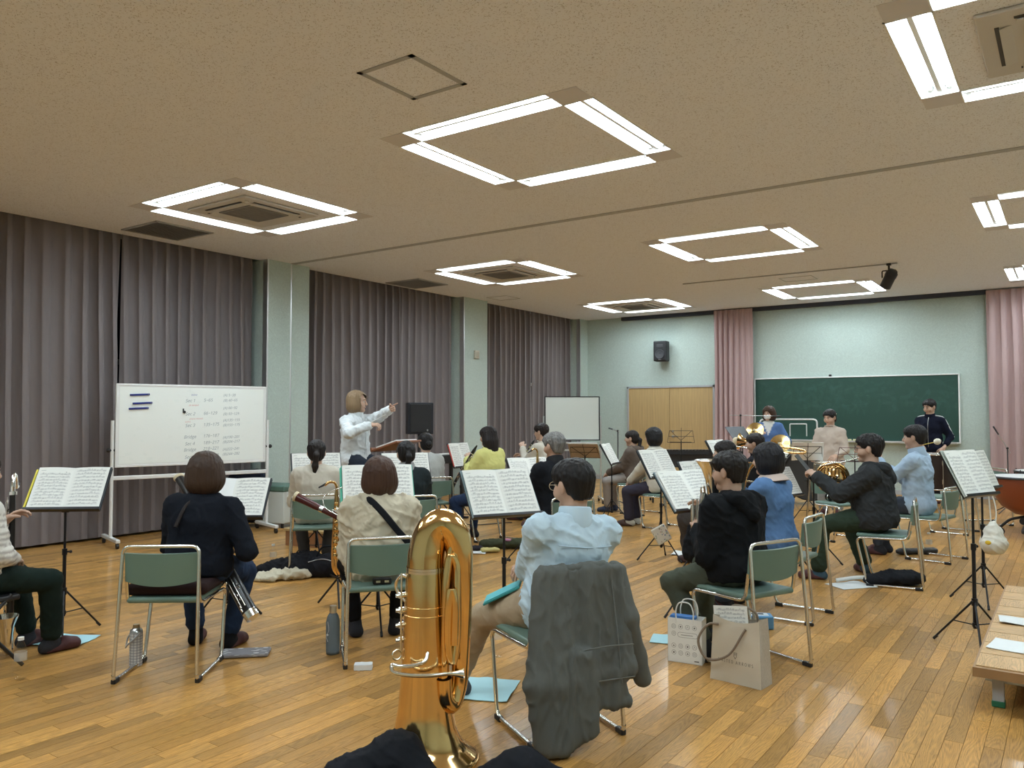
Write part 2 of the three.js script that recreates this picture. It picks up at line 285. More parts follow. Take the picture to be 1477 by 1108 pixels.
// ---------------------------------------------------------------- door, chalkboard, wall speaker, little box
{
  const woodTex = dataTex(256, 512, (u, v) => { const s = .93 + .12 * pn(u, v, 60, 3, 3, 4) + .012 * Math.sin(u * 60 + 4 * pn(u, v, 6, 2, 2, 8)); return [s, s * .99, s * .97]; }, true, [1 / .6, 1 / 1.2]);
  const wood = std(lin(.60, .42, .20), .45, 0, { map: woodTex });
  M.doorWood = wood;
  const d = struct('door_1', metric(box(.04, 2.05, .05, -8.02, 1.025, -15.975)), M.frameGrey); d.userData.label = 'double wooden door in the back wall';
  mesh('jamb', box(.04, 2.05, .05, -6.07, 1.025, -15.975), M.frameGrey, d); mesh('head_jamb', box(1.99, .04, .05, -7.045, 2.03, -15.975), M.frameGrey, d);
  for (const [x0, x1] of [[-8.0, -7.055], [-7.045, -6.09]]) mesh('door_leaf', slab(x0, x1, .01, 2.01, -15.995, -15.965), wood, d);
  const h = mesh('lever_handle', [cyl([-6.97, .98, -15.965], [-6.97, .98, -15.90], .012), cyl([-6.97, .98, -15.905], [-6.84, .98, -15.905], .011), cyl([-6.97, .98, -15.968], [-6.97, .98, -15.955], .028)], M.steel, d);
  mesh('lock_cylinder', cyl([-6.97, 1.09, -15.968], [-6.97, 1.09, -15.95], .022), M.steel, d);

  const cb = thing('chalkboard', 'long dark green chalkboard on the back wall', 'chalkboard', [-3.43, 0, -15.99]);
  const chalk = canvasTex(2048, 640, (g, w, hh) => {
    g.fillStyle = '#264a40'; g.fillRect(0, 0, w, hh);
    for (let i = 0; i < 260; i++) { const x = rnd() * w, y = rnd() * hh * .5, l = rr(30, 160), a = rr(-.5, .5) + (rnd() < .4 ? 1.5 : 0); g.strokeStyle = `rgba(170,200,188,${rr(.01, .035)})`; g.lineWidth = rr(8, 46); g.beginPath(); g.moveTo(x, y); g.quadraticCurveTo(x + l * .5, y + rr(-40, 40), x + l * Math.cos(a), y + l * Math.sin(a)); g.stroke(); }
    for (let i = 0; i < 26; i++) { const x = rnd() * w, y = rnd() * hh * .6; g.strokeStyle = 'rgba(205,222,212,.25)'; g.lineWidth = 1.5; g.beginPath(); g.moveTo(x, y); g.lineTo(x + rr(-20, 30), y + rr(-8, 12)); g.stroke(); }
  });
  mesh('writing_surface', place(new THREE.PlaneGeometry(3.54, 1.16), 0, 1.55, .031), std(0xffffff, .5, 0, { map: chalk }), cb);
  mesh('board_panel', box(3.56, 1.18, .026, 0, 1.55, .016), std(lin(.02, .05, .04), .5), cb);
  for (const [n, g] of [['frame_rail', box(3.6, .024, .045, 0, 2.15, .022, .004)], ['frame_rail', box(3.6, .024, .045, 0, .95, .022, .004)], ['frame_stile', box(.024, 1.22, .045, -1.79, 1.55, .022, .004)], ['frame_stile', box(.024, 1.22, .045, 1.79, 1.55, .022, .004)], ['chalk_tray', box(3.5, .014, .085, 0, .937, .07, .004)]]) mesh(n, g, M.white, cb);
  mesh('tray_lip', box(3.5, .02, .006, 0, .95, .11), M.alu, cb); mesh('hook', box(.05, .04, .03, -.35, 2.18, .03, .006), M.black, cb);
  for (const [x, label] of [[-3.47, 'pale yellow chalkboard eraser lying next to the beige-topped percussionist'], [-3.32, 'pale yellow chalkboard eraser on the side nearer the tall mallet player']]) { const e = thing('eraser', label, 'eraser', [x, .944, -15.915], .05, 'chalkboard erasers in the tray'); mesh('felt', box(.12, .025, .045, 0, .0125, 0, .006), std(lin(.75, .72, .45), .9), e); mesh('grip', box(.12, .02, .042, 0, .035, 0, .006), std(lin(.8, .76, .5), .6), e); }

  const sp = thing('wall_speaker', 'black two-way loudspeaker mounted high beside the double door', 'speaker', [-7.15, 2.78, -15.8], .12);
  mesh('cabinet', box(.29, .43, .22, 0, 0, 0, .025), std(lin(.02, .021, .024), .6), sp);
  mesh('baffle', box(.25, .39, .012, 0, 0, .112, .01), M.black, sp);
  mesh('woofer', place(lathe([[.0, .0], [.03, .012], [.08, .004], [.088, .018], [.098, .018], [.1, 0]], 24), 0, -.07, .118, Math.PI / 2, 0, 0), M.dark, sp);
  mesh('horn', place(box(.14, .07, .02, 0, 0, 0, .01), 0, .11, .118), M.dark, sp); mesh('name_plate', box(.06, .012, .004, 0, -.18, .12), M.steel, sp); mesh('wall_bracket', [box(.04, .18, .1, 0, 0, -.14), box(.12, .2, .012, 0, 0, -.19)], M.black, sp);
  const bx = thing('wall_box', 'small beige plastic box on the pillar', 'sensor', [-9.03, 2.55, -11.82]); mesh('case', box(.045, .15, .13, 0, 0, 0, .012), std(lin(.6, .55, .45), .5), bx); mesh('cover', box(.012, .09, .09, .026, 0, 0, .005), std(lin(.5, .46, .36), .5), bx);
}
// ---------------------------------------------------------------- mobile whiteboards
{
  const ink = canvasTex(2048, 1024, (g, w, h) => {
    g.fillStyle = '#f4f7f2'; g.fillRect(0, 0, w, h);
    for (let i = 0; i < 90; i++) { g.strokeStyle = `rgba(150,165,175,${rr(.01, .035)})`; g.lineWidth = rr(10, 40); const x = rnd() * w, y = rnd() * h; g.beginPath(); g.moveTo(x, y); g.lineTo(x + rr(-90, 90), y + rr(-30, 30)); g.stroke(); }
    const T = (s, x, y, z = 56, c = 'rgba(90,100,112,.55)') => { g.save(); g.translate(x, y); g.rotate(-.035); g.fillStyle = c; g.font = `italic ${z}px sans-serif`; g.fillText(s, 0, 0); g.restore(); };
    T('intro', 960, 108, 40, 'rgba(60,70,140,.7)');
    const L = [['○ Sec 1', '5~65', 200], ['○ Sec 2', '66~129', 385], ['○ Sec 3', '135~175', 545], ['◎Bridge', '176~187', 705], ['○ Sec 4', '189~217', 800], ['◎Bridge', '218~221', 885], ['○ Sec 5', '222~282', 985]];
    for (const [a, b, y] of L) { T(a, 840, y, 60); T(b, 1140, y - 12, 60); }
    T('(in tempo)', 930, 250, 30, 'rgba(190,60,60,.6)'); T('(meno mosso)', 940, 440, 30, 'rgba(190,60,60,.5)'); T('(calm)', 880, 480, 28, 'rgba(190,60,60,.45)');
    const R = [['(A) 5~38', 110], ['(B) 40~65', 185], ['(A) 66~92', 295], ['(B) 93~129', 380], ['(A)135~155', 470], ['(B)155~175', 540], ['(A)190~201', 715], ['(B)204~217', 780], ['(A)222~241', 885], ['(B)244~282', 955]];
    for (const [a, y] of R) T(a, 1430, y, 50);
  });
  const wb = thing('mobile_whiteboard', 'large whiteboard on wheels covered with handwritten rehearsal notes', 'whiteboard', [-8.515, 0, -5.68], Math.atan2(1.68, .45), undefined);
  const W = 1.74, postM = std(lin(.78, .78, .76), .4);
  mesh('panel', box(1.7, .9, .028, 0, 1.325, 0, .004), M.white, wb);
  mesh('writing_surface', place(new THREE.PlaneGeometry(1.66, .86), 0, 1.325, .0155), std(0xffffff, .28, 0, { map: ink }), wb);
  for (const s of [-1, 1]) { mesh('frame_stile', box(.025, .92, .036, s * .855, 1.325, 0, .004), M.white, wb); mesh('frame_rail', box(1.73, .025, .036, 0, 1.325 + s * .455, 0, .004), M.white, wb); }
  for (const s of [-1, 1]) {
    mesh('post', cyl([s * .895, .07, 0], [s * .895, 1.38, 0], .019, .019, 12), postM, wb);
    mesh('foot', box(.045, .04, .62, s * .895, .08, 0, .01), postM, wb);
    for (const e of [-1, 1]) mesh('caster', [cyl([s * .895 - .014, .03, e * .28], [s * .895 + .014, .03, e * .28], .03, .03, 16), box(.03, .03, .03, s * .895, .06, e * .28)], M.black, wb);
    mesh('pivot_knob', [cyl([s * .87, 1.05, 0], [s * .95, 1.05, 0], .016), sph(.024, s * .93, 1.05, 0)], M.black, wb);
  }
  mesh('crossbar', box(1.78, .045, .025, 0, .74, 0, .008), postM, wb);
  const c = Math.cos(wb.rotation.y), s = Math.sin(wb.rotation.y), on = (u, y, off = .02) => [wb.position.x + c * u + s * off, y, wb.position.z - s * u + c * off];
  const blue = std(lin(.01, .02, .19), .45);
  [[-.62, 1.67, 'topmost blue magnetic bar on the large whiteboard'], [-.59, 1.575, 'middle blue magnetic bar on the large whiteboard'], [-.63, 1.515, 'lowest blue magnetic bar on the large whiteboard']].forEach(([u, y, label], i) => { const m = thing('magnet_bar', label, 'magnet', on(u, y), wb.rotation.y, 'blue magnet bars'); const b = mesh('bar', box(.21, .022, .014, 0, 0, 0, .004), blue, m); m.rotation.z = .05; mesh('hole_rim', cyl([.09, 0, .006], [.09, 0, .009], .004), M.steel, m); });
  const mg = thing('magnet_clip', 'small black magnetic clip beside the whiteboard notes', 'magnet', on(-.13, 1.475), wb.rotation.y); mesh('clip', [cyl([0, 0, -.004], [0, 0, .012], .016), box(.012, .03, .01, -.01, .025, .003)], M.black, mg);

  const w2 = thing('mobile_whiteboard', 'small blank whiteboard on a steel stand in the corner', 'whiteboard', [-6.79, 0, -11.48], Math.atan2(1.11, .19) - .75);
  mesh('panel', box(.88, .7, .022, 0, 1.38, 0, .004), std(lin(.62, .65, .60), .35), w2);
  for (const k of [-1, 1]) { mesh('frame_stile', box(.016, .72, .03, k * .448, 1.38, 0), M.black, w2); mesh('frame_rail', box(.91, .014, .03, 0, 1.38 + k * .355, 0), M.black, w2); mesh('post', cyl([k * .47, .06, 0], [k * .47, 1.42, 0], .015), M.alu, w2); mesh('foot', box(.035, .035, .5, k * .47, .07, 0, .008), M.alu, w2); for (const e of [-1, 1]) mesh('caster', cyl([k * .47 - .012, .026, e * .22], [k * .47 + .012, .026, e * .22], .026, .026, 14), M.black, w2); }
  mesh('pen_tray', box(.8, .02, .09, 0, .98, .05, .006), M.alu, w2); mesh('crossbar', box(.93, .03, .02, 0, .86, 0), M.alu, w2); mesh('lower_panel', box(.9, .035, .02, 0, .45, 0), M.alu, w2);
}
// ---------------------------------------------------------------- loudspeaker on stand, bench and bag by the pillar
{
  const p = thing('speaker_stand', 'black tripod stand under the loudspeaker', 'stand', [-8.13, 0, -9.21]);
  mesh('pole', [cyl([0, .25, 0], [0, 1.15, 0], .018), cyl([0, .3, 0], [0, .75, 0], .024)], M.black, p);
  for (let k = 0; k < 3; k++) { const a = k * 2.094 + .5; mesh('leg', cyl([0, .55, 0], [Math.sin(a) * .45, .015, Math.cos(a) * .45], .012), M.black, p); mesh('brace', cyl([0, .28, 0], [Math.sin(a) * .23, .28, Math.cos(a) * .23], .008), M.black, p); }
  const s = thing('loudspeaker', 'black loudspeaker on a tripod stand in front of the grey curtain', 'speaker', [-8.13, 1.15, -9.21], .9);
  const sh = new THREE.Shape([[-.18, -.15], [.18, -.15], [.18, .06], [.1, .16], [-.1, .16], [-.18, .06]].map(q => new THREE.Vector2(...q)));
  mesh('cabinet', place(new THREE.ExtrudeGeometry(sh, { depth: .45, bevelEnabled: true, bevelSize: .01, bevelThickness: .012, bevelSegments: 2 }).rotateX(-Math.PI / 2).translate(0, .012, 0), 0, 0, 0), std(lin(.014, .016, .024), .55), s);
  mesh('grille', box(.31, .42, .012, 0, .24, .166, .01), M.black, s); mesh('badge', box(.02, .03, .006, .1, .06, .175), M.steel, s);
  const b = thing('storage_bench', 'pale storage bench with a green padded top beside the pillar', 'bench', [-8.55, 0, -6.93], .25);
  mesh('cabinet', box(.5, .4, .42, 0, .26, 0, .01), std(lin(.62, .66, .62), .5), b); mesh('padded_top', box(.52, .08, .44, 0, .5, 0, .025), std(lin(.10, .19, .155), .5), b); for (const [x, z] of [[-.2, -.17], [.2, -.17], [-.2, .17], [.2, .17]]) mesh('foot', cyl([x, 0, z], [x, .07, z], .02), M.black, b);
}
// ---------------------------------------------------------------- meeting chairs
const vinyl = std(lin(.135, .215, .175), .45), seatVinyl = std(lin(.15, .235, .195), .42);
function makeChair() {
  const t = thing('chair', 'x', 'chair', [0, 0, 0], 0, 'green tubular steel chairs'), r = .0105;
  mesh('back_frame', wire([[-.22, .03, -.30], [-.205, .725, -.24], [.205, .725, -.24], [.22, .03, -.30]], r, .045), M.chrome, t);
  for (const s of [-1, 1]) mesh('side_frame', wire([[s * .22, .05, -.302], [s * .222, .014, -.29], [s * .222, .014, .12], [s * .215, .405, .205], [s * .195, .405, -.19], [s * .194, .56, -.215]], r, .05), M.chrome, t);
  for (const s of [-1, 1]) for (const z of [-.27, .1]) mesh('foot_cap', box(.026, .026, .06, s * .222, .012, z, .006), M.black, t);
  const g = new THREE.BoxGeometry(.392, .155, .02, 16, 8, 1); { const p = g.attributes.position; for (let i = 0; i < p.count; i++) { const x = p.getX(i), y = p.getY(i), k = 1 - (x / .196) ** 2; p.setZ(i, p.getZ(i) - .028 * k); p.setY(i, y + (y < -.05 ? -.024 * k : 0)); } g.computeVertexNormals(); place(g, 0, .612, -.224, -.085, 0, 0); }
  mesh('backrest', g, vinyl, t);
  mesh('seat', [box(.40, .034, .41, 0, .423, 0, .016)], seatVinyl, t);
  return t;
}
const chair0 = makeChair(); let chairN = 0;
function chair(x, z, yawDeg, label, y = 0) { if (!chairN++) { chair0.position.set(x, y, z); chair0.rotation.y = yawDeg * D; chair0.userData.label = label; return chair0; } return dup(chair0, [x, y, z], yawDeg * D, label); }
const CH = {
  p2: chair(-4.271, -2.748, -142.5, 'green steel-framed chair with a brown cushion under the dark-sweatered bassoonist'),
  p4: chair(-3.509, -3.63, -130.9, 'green steel-framed chair under the beige-jacketed bassoonist'),
  p3: chair(-5.756, -5.1, -131.9, 'green steel-framed chair under the cream-topped ponytailed player'),
  p11: chair(-2.071, -3.29, -121.1, 'green steel-framed chair draped with the grey work jacket'),
  p16: chair(-1.63, -4.74, -114, 'green steel-framed chair beside the canvas tote bag'),
  p17: chair(-1.78, -5.99, -93.5, 'green steel-framed chair under the player in the blue blouse'),
  p20: chair(-1.37, -7.585, -83.6, 'green steel-framed chair under the horn player in the charcoal hoodie'),
  p21: chair(-1.243, -9.105, -103.5, 'green steel-framed chair under the player in the light blue shirt, near the water bottle'),
  p13: chair(-4.356, -9.614, -110.5, 'green steel-framed chair under the seated player in the cream sweater'),
  p6: chair(-5.01, -5.53, -125, 'green steel-framed chair under the dark-cardiganed ponytailed player'),
  p7: chair(-6.2, -7.2, -120, 'green steel-framed chair under the player in the pale grey top'),
  p8: chair(-5.45, -7.5, -95, 'green steel-framed chair under the clarinettist in the yellow sweater'),
  p9: chair(-5.85, -9.2, -105, 'green steel-framed chair under the clarinettist in glasses'),
  p10: chair(-3.8, -6.2, -120, 'green steel-framed chair under the grey-haired saxophonist'),
  p12: chair(-5.3, -10.8, -100, 'green steel-framed chair under the player in the brown hoodie'),
  p14: chair(-2.66, -7.42, -95, 'green steel-framed chair under the player in the beige top beside the silver euphonium'),
  p15: chair(-2.95, -9.2, -95, 'green steel-framed chair under the trombonist with short dark hair'),
  mute: chair(-2.25, -9.85, 60, 'empty green chair with black and silver mutes on its seat'),
  e1: chair(-1.32, -11.3, -100, 'empty green chair before the large dark drum'),
  e2: chair(-1.05, -12.4, -60, 'empty green chair close to the timpani'),
};
// ---------------------------------------------------------------- music stands, folders, sheets
const scoreTex = [0, 1, 2, 3].map(k => canvasTex(512, 724, (g, w, h) => {
  g.fillStyle = '#fbfbf6'; g.fillRect(0, 0, w, h); g.fillStyle = '#979797'; g.strokeStyle = '#aaaaaa';
  if (k % 2 === 0) { g.font = 'bold 26px serif'; g.fillText('', 215, 60); g.fillRect(400, 78, 16, 10); g.fillRect(40, 50, 70, 5); }
  const n = 11, y0 = k % 2 === 0 ? 110 : 50, dy = (h - y0 - 40) / n;
  for (let i = 0; i < n; i++) {
    const y = y0 + i * dy; g.lineWidth = 1.3; for (let l = 0; l < 5; l++) { g.beginPath(); g.moveTo(38, y + l * 6); g.lineTo(w - 36, y + l * 6); g.stroke(); }
    let x = 70; while (x < w - 50) { const yy = y + Math.floor(rnd() * 9) * 3, run = 1 + Math.floor(rnd() * 4); for (let q = 0; q < run && x < w - 50; q++) { g.beginPath(); g.ellipse(x, yy + q * rr(-2, 2), 4.6, 3.4, -.3, 0, 7); g.fill(); g.fillRect(x + 3.4, yy - 19, 1.6, 19); x += rr(10, 15); } if (run > 1) g.fillRect(x - run * 12.5 + 3, yy - 19, (run - 1) * 12, 4); x += rr(5, 16); if (rnd() < .3) { g.fillRect(x - 6, y, 1.6, 24); } }
  }
}));
const pageMat = scoreTex.map(t => std(lin(.9, .9, .89), .7, 0, { map: t })), paperM = std(lin(.86, .87, .86), .8);
const pageGeoCache = {};
function pageGeo(w, h, side) {      // one leaf, gently bowed; spine at x = 0
  const k = w + '_' + h + '_' + side; if (pageGeoCache[k]) return pageGeoCache[k];
  const g = new THREE.BoxGeometry(w, h, .0035, 10, 4, 1), p = g.attributes.position;
  for (let i = 0; i < p.count; i++) { const x = p.getX(i) + w / 2, t = x / w; p.setX(i, side * x); p.setZ(i, p.getZ(i) + .012 * Math.sin(t * 2.6) * (1 - .3 * t) + .004 * t * Math.sin(p.getY(i) * 9)); }
  const uv = g.attributes.uv; if (side < 0) { for (let i = 0; i < uv.count; i++) uv.setX(i, 1 - uv.getX(i)); const ix = g.index; for (let i = 0; i < ix.count; i += 3) { const a = ix.getX(i); ix.setX(i, ix.getX(i + 1)); ix.setX(i + 1, a); } }
  g.computeVertexNormals(); return pageGeoCache[k] = g;
}
const standM = std(lin(.014, .014, .016), .38, .3);
// x,z of the pole, yaw of the reader's side, height of the desk's lower lip, tilt
function musicStand(o) {
  const { x, z, yaw, y, tilt = 36, w = .46, h = .32, style = 'plate', legs = .25, turn = 0, base = 0 } = o;
  const t = thing('music_stand', o.label, 'music stand', [x, base, z], yaw * D, 'music stands'); const T = tilt * D, top = y + .02 - base;
  mesh('pole', [cyl([0, .12, 0], [0, Math.max(.5, top * .66), 0], .0115)], standM, t); mesh('upper_pole', cyl([0, Math.max(.5, top * .66), 0], [0, top + .025, 0], .008), standM, t);
  mesh('collar', [cyl([0, top * .66 - .02, 0], [0, top * .66 + .02, 0], .016), cyl([0, top * .66, 0], [.035, top * .66, 0], .006), sph(.01, .038, top * .66, 0)], standM, t);
  mesh('hub', cyl([0, .26, 0], [0, .305, 0], .018), standM, t); mesh('lower_collar', cyl([0, .13, 0], [0, .155, 0], .016), standM, t); mesh('knob', cyl([0, .285, 0], [-.035, .285, 0], .008), standM, t);
  for (let k = 0; k < 3; k++) { const a = k * 2.0944 + turn, sx = Math.sin(a), cz = Math.cos(a); const l = mesh('leg', [cyl([sx * .016, .28, cz * .016], [sx * legs, .012, cz * legs], .0065, .0065, 8)], standM, t); mesh('rubber_foot', cyl([sx * (legs - .02), .03, cz * (legs - .02)], [sx * (legs + .004), .006, cz * (legs + .004)], .009, .009, 8), M.black, l); mesh('strut', cyl([sx * .014, .142, cz * .014], [sx * legs * .5, .146, cz * legs * .5], .004, .004, 6), standM, t); }
  const rot = g => { g.rotateX(-T); g.translate(0, top, .055); return g; };   // desk plane: reader at +z, top leans to -z
  if (style === 'plate') {
    mesh('desk', [rot(box(w + .01, h, .005, 0, h / 2, -.012, .002)), rot(box(w + .01, .004, .035, 0, -.002, .004)), rot(box(w + .01, .014, .003, 0, .006, .021))], standM, t); mesh('tilt_block', rot(box(.05, .07, .05, 0, .05, -.035, .006)), standM, t);
  } else {
    const b = (a, c) => rot(place(cyl(a, c, .0035, .0035, 6), 0, 0, 0));
    for (const [a, c] of [[[-w / 2, 0, 0], [w / 2, 0, 0]], [[-w / 2, 0, 0], [-w / 2.3, h * .8, -.008]], [[w / 2, 0, 0], [w / 2.3, h * .8, -.008]], [[-w / 2.3, h * .8, -.008], [w / 2.3, h * .8, -.008]], [[-w / 2.15, h * .42, -.006], [w / 2.15, h * .42, -.006]], [[0, 0, -.01], [0, h, -.01]], [[0, .04, -.01], [-w * .4, h * .8, -.008]], [[0, .04, -.01], [w * .4, h * .8, -.008]]]) mesh('desk_rod', b(a, c), o.red ? std(lin(.12, .02, .03), .4) : standM, t);
    mesh('ledge', rot(box(w * .8, .004, .03, 0, 0, .008)), standM, t);
  }
  if (o.folder !== 0) {
    const f = thing(o.single ? 'sheet_music' : 'score_folder', o.fl || o.label.replace(/music stand.*?(,|$)/, '') || 'x', 'sheet music', [x + Math.sin(yaw * D) * .055, y + .02, z + Math.cos(yaw * D) * .055], yaw * D, 'open scores on the music stands'); f.rotation.order = 'YXZ'; f.rotation.x = -T;
    const pw = o.pw || w / 2, ph = o.ph || h;
    if (!o.single) { mesh('cover', [box(pw + .006, ph + .008, .004, -pw / 2, ph / 2, -.003), box(pw + .006, ph + .008, .004, pw / 2, ph / 2, -.003)], std(o.cover || lin(.05, .06, .07), .6), f); if (o.thick) mesh('page_block', [box(pw - .01, ph - .012, .012, -pw / 2, ph / 2, .005), box(pw - .01, ph - .012, .012, pw / 2, ph / 2, .005)], paperM, f); }
    const zo = (o.thick ? .013 : .003);
    for (const s of [-1, 1]) { const pg = mesh('page', pageGeo(pw - .006, ph - .008, s), (o.blankLeft && s < 0) ? paperM : pageMat[(o.v || 0) * 2 % 4 + (s > 0 ? 1 : 0)], f); pg.position.set(0, ph / 2, zo); }
    if (o.accent) mesh('index_tab', box(.012, ph * .9, .01, -pw - .006, ph / 2, .004), std(o.accent, .6), f);
  }
  return t;
}
const yel = lin(.75, .62, .05);
musicStand({ x: -5.50, z: -2.72, yaw: 40, y: .80, tilt: 37, w: .47, h: .33, v: 0, accent: yel, turn: .4, label: 'black music stand before the bass clarinettist', fl: 'open score with yellow tabs on the stand by the bass clarinettist' });
musicStand({ x: -4.92, z: -3.56, yaw: 36, y: .70, tilt: 42, w: .50, h: .35, v: 1, blankLeft: 1, turn: .2, label: 'black music stand in front of the dark-sweatered bassoonist', fl: 'open score with one blank page in front of the dark-sweatered bassoonist' });
musicStand({ x: -3.92, z: -4.03, yaw: 50, y: .78, tilt: 34, w: .49, h: .345, v: 0, thick: 1, cover: lin(.12, .45, .33), accent: lin(.1, .5, .35), label: 'black music stand in front of the beige-jacketed bassoonist', fl: 'thick open score in a green folder facing the beige-jacketed bassoonist' });
musicStand({ x: -6.24, z: -5.54, yaw: 58, y: .72, tilt: 22, w: .49, h: .34, v: 1, label: 'black music stand in front of the cream-topped ponytailed player', fl: 'open score in front of the cream-topped ponytailed player' });
musicStand({ x: -5.50, z: -6.05, yaw: 56, y: .73, tilt: 26, w: .49, h: .34, v: 0, label: 'black music stand in front of the dark-cardiganed player', fl: 'open score in front of the dark-cardiganed player' });
musicStand({ x: -6.62, z: -8.33, yaw: 95, y: .74, tilt: 20, w: .46, h: .33, v: 1, accent: lin(.6, .08, .06), label: 'black music stand before the yellow-sweatered clarinettist', fl: 'open score with a red edge before the yellow-sweatered clarinettist' });
musicStand({ x: -4.45, z: -6.75, yaw: 63, y: .72, tilt: 36, w: .46, h: .33, v: 0, cover: lin(.02, .02, .02), label: 'black music stand in front of the grey-haired saxophonist', fl: 'open score in a black folder in front of the grey-haired saxophonist' });
musicStand({ x: -2.93, z: -4.12, yaw: 63, y: .80, tilt: 35, w: .475, h: .335, v: 0, cover: lin(.25, .33, .36), turn: .9, label: 'black music stand in front of the man in the light blue shirt and jacket-draped chair', fl: 'large open score facing the man with crossed arms' });
musicStand({ x: -5.15, z: -9.75, yaw: 103, y: .76, tilt: 30, w: .44, h: .31, v: 0, label: 'black music stand between the cream-sweatered player and the brown hoodie', fl: 'open score seen almost edge-on facing the cream-sweatered player' });
musicStand({ x: -5.45, z: -9.55, yaw: 200, y: .84, tilt: 50, w: .40, h: .30, v: 0, style: 'wire', cover: lin(.40, .31, .23), label: 'black wire music stand turned with its back to the hall by the small whiteboard', fl: 'score in a brown card folder, its back showing' });
musicStand({ x: -3.41, z: -7.5, yaw: 75, y: .80, tilt: 33, w: .44, h: .32, v: 1, label: 'black music stand with a patterned pouch hanging low on it', fl: 'open score on the stand with the hanging patterned pouch' });
musicStand({ x: -2.28, z: -5.58, yaw: 69, y: .74, tilt: 39, w: .485, h: .34, v: 0, thick: 1, cover: lin(.15, .22, .25), turn: .3, label: 'black music stand in front of the euphonium player in the black hoodie', fl: 'thick open score in front of the player in the black hoodie' });
musicStand({ x: -2.78, z: -6.95, yaw: 85, y: .70, tilt: 26, w: .48, h: .34, v: 1, label: 'black music stand before the blue-bloused player', fl: 'open score before the blue-bloused player, behind the black-hooded player\'s score' });
musicStand({ x: -3.45, z: -9.3, yaw: 85, y: .86, tilt: 30, w: .44, h: .3, v: 1, label: 'black music stand before the trombonist with short dark hair', fl: 'white sheet peeping up in front of the trombonist' });
musicStand({ x: -4.05, z: -11.8, yaw: 72, y: 1.02, tilt: 40, w: .44, h: .3, folder: 0, turn: 2, label: 'empty solid black music stand turned towards the cymbal player' });
musicStand({ x: -5.15, z: -12.1, yaw: 20, y: .98, tilt: 25, w: .42, h: .26, folder: 0, style: 'wire', label: 'thin black wire music stand before the wooden double door' });
musicStand({ x: -3.0, z: -11.35, yaw: -160, y: .80, tilt: 35, w: .40, h: .30, style: 'wire', v: 0, cover: lin(.8, .8, .78), label: 'black wire music stand with white sheets, back towards the hall', fl: 'white sheets on the wire stand in front of the snare drum' });
musicStand({ x: -2.32, z: -11.0, yaw: -165, y: .82, tilt: 30, w: .42, h: .27, style: 'wire', folder: 0, red: 1, label: 'empty wire music stand with red-black rods near the beige-topped percussionist' });
musicStand({ x: -2.10, z: -8.15, yaw: 102, y: .78, tilt: 38, w: .44, h: .33, folder: 0, label: 'black music stand seen edge-on before the horn player' });
musicStand({ x: -2.25, z: -7.75, yaw: 75, y: .66, tilt: 30, w: .42, h: .3, v: 1, label: 'low black music stand behind the blue-bloused player', fl: 'slanting white sheet beside the blue-bloused player\'s shoulder' });
musicStand({ x: -.535, z: -5.80, yaw: 67, y: .925, tilt: 28, w: .365, h: .31, pw: .183, ph: .31, v: 0, turn: 1.15, cover: lin(.5, .55, .5), label: 'tall black music stand standing alone next to the wooden platform', fl: 'two-page score on the tall stand next to the platform' });
musicStand({ x: -.60, z: -7.2, yaw: 74, y: .86, tilt: 23, w: .40, h: .31, v: 1, turn: 1.0, accent: lin(.6, .06, .08), label: 'black music stand with a white drawstring bag hanging from it', fl: 'score with a red edge on the stand holding the drawstring bag' });
// ---------------------------------------------------------------- smooth solids: fields of tapered capsules, meshed by surface nets
// primitive: { a, b, ra, rb, n, w, k, sub } - n, w widen the section along n by w
const smin = (a, b, k) => { const h = Math.max(k - Math.abs(a - b), 0) / k; return Math.min(a, b) - h * h * k * .25; };
function rc(a, b, ra, rb = ra, o = {}) {
  const ax = a.x, ay = a.y, az = a.z, dx = b.x - ax, dy = b.y - ay, dz = b.z - az, L = dx * dx + dy * dy + dz * dz || 1e-9, n = o.n, wi = o.w ? 1 - 1 / o.w : 0, dr = rb - ra, n2 = o.n2, wj = o.w2 ? 1 - 1 / o.w2 : 0;
  const f = (x, y, z) => {
    x -= ax; y -= ay; z -= az; let t = (x * dx + y * dy + z * dz) / L; t = t < 0 ? 0 : t > 1 ? 1 : t; x -= dx * t; y -= dy * t; z -= dz * t;
    if (n) { const q = (x * n.x + y * n.y + z * n.z) * wi; x -= n.x * q; y -= n.y * q; z -= n.z * q; }
    if (n2) { const q = (x * n2.x + y * n2.y + z * n2.z) * wj; x -= n2.x * q; y -= n2.y * q; z -= n2.z * q; }
    return Math.sqrt(x * x + y * y + z * z) - ra - dr * t;
  };
  f.k = o.k ?? .03; f.sub = o.sub; return f;
}
function ell(c, rx, ry, rz, o = {}) { const m = Math.min(rx, ry, rz); const f = (x, y, z) => { x = (x - c.x) / rx; y = (y - c.y) / ry; z = (z - c.z) / rz; const l = Math.sqrt(x * x + y * y + z * z), g = Math.sqrt(x * x / (rx * rx) + y * y / (ry * ry) + z * z / (rz * rz)); return l < 1e-6 ? -m : l * (l - 1) / g; }; f.k = o.k ?? .02; f.sub = o.sub; return f; }
function field(list, clips = []) {
  return (x, y, z) => { let d = 1e3; for (const f of list) { const v = f(x, y, z); d = f.sub ? -smin(-d, v, f.k) : d > 900 ? v : smin(d, v, f.k); } for (const c of clips) d = Math.max(d, c(x, y, z)); return d; };
}
const plane = (p, n) => (x, y, z) => (x - p.x) * n.x + (y - p.y) * n.y + (z - p.z) * n.z;   // keeps the side against n
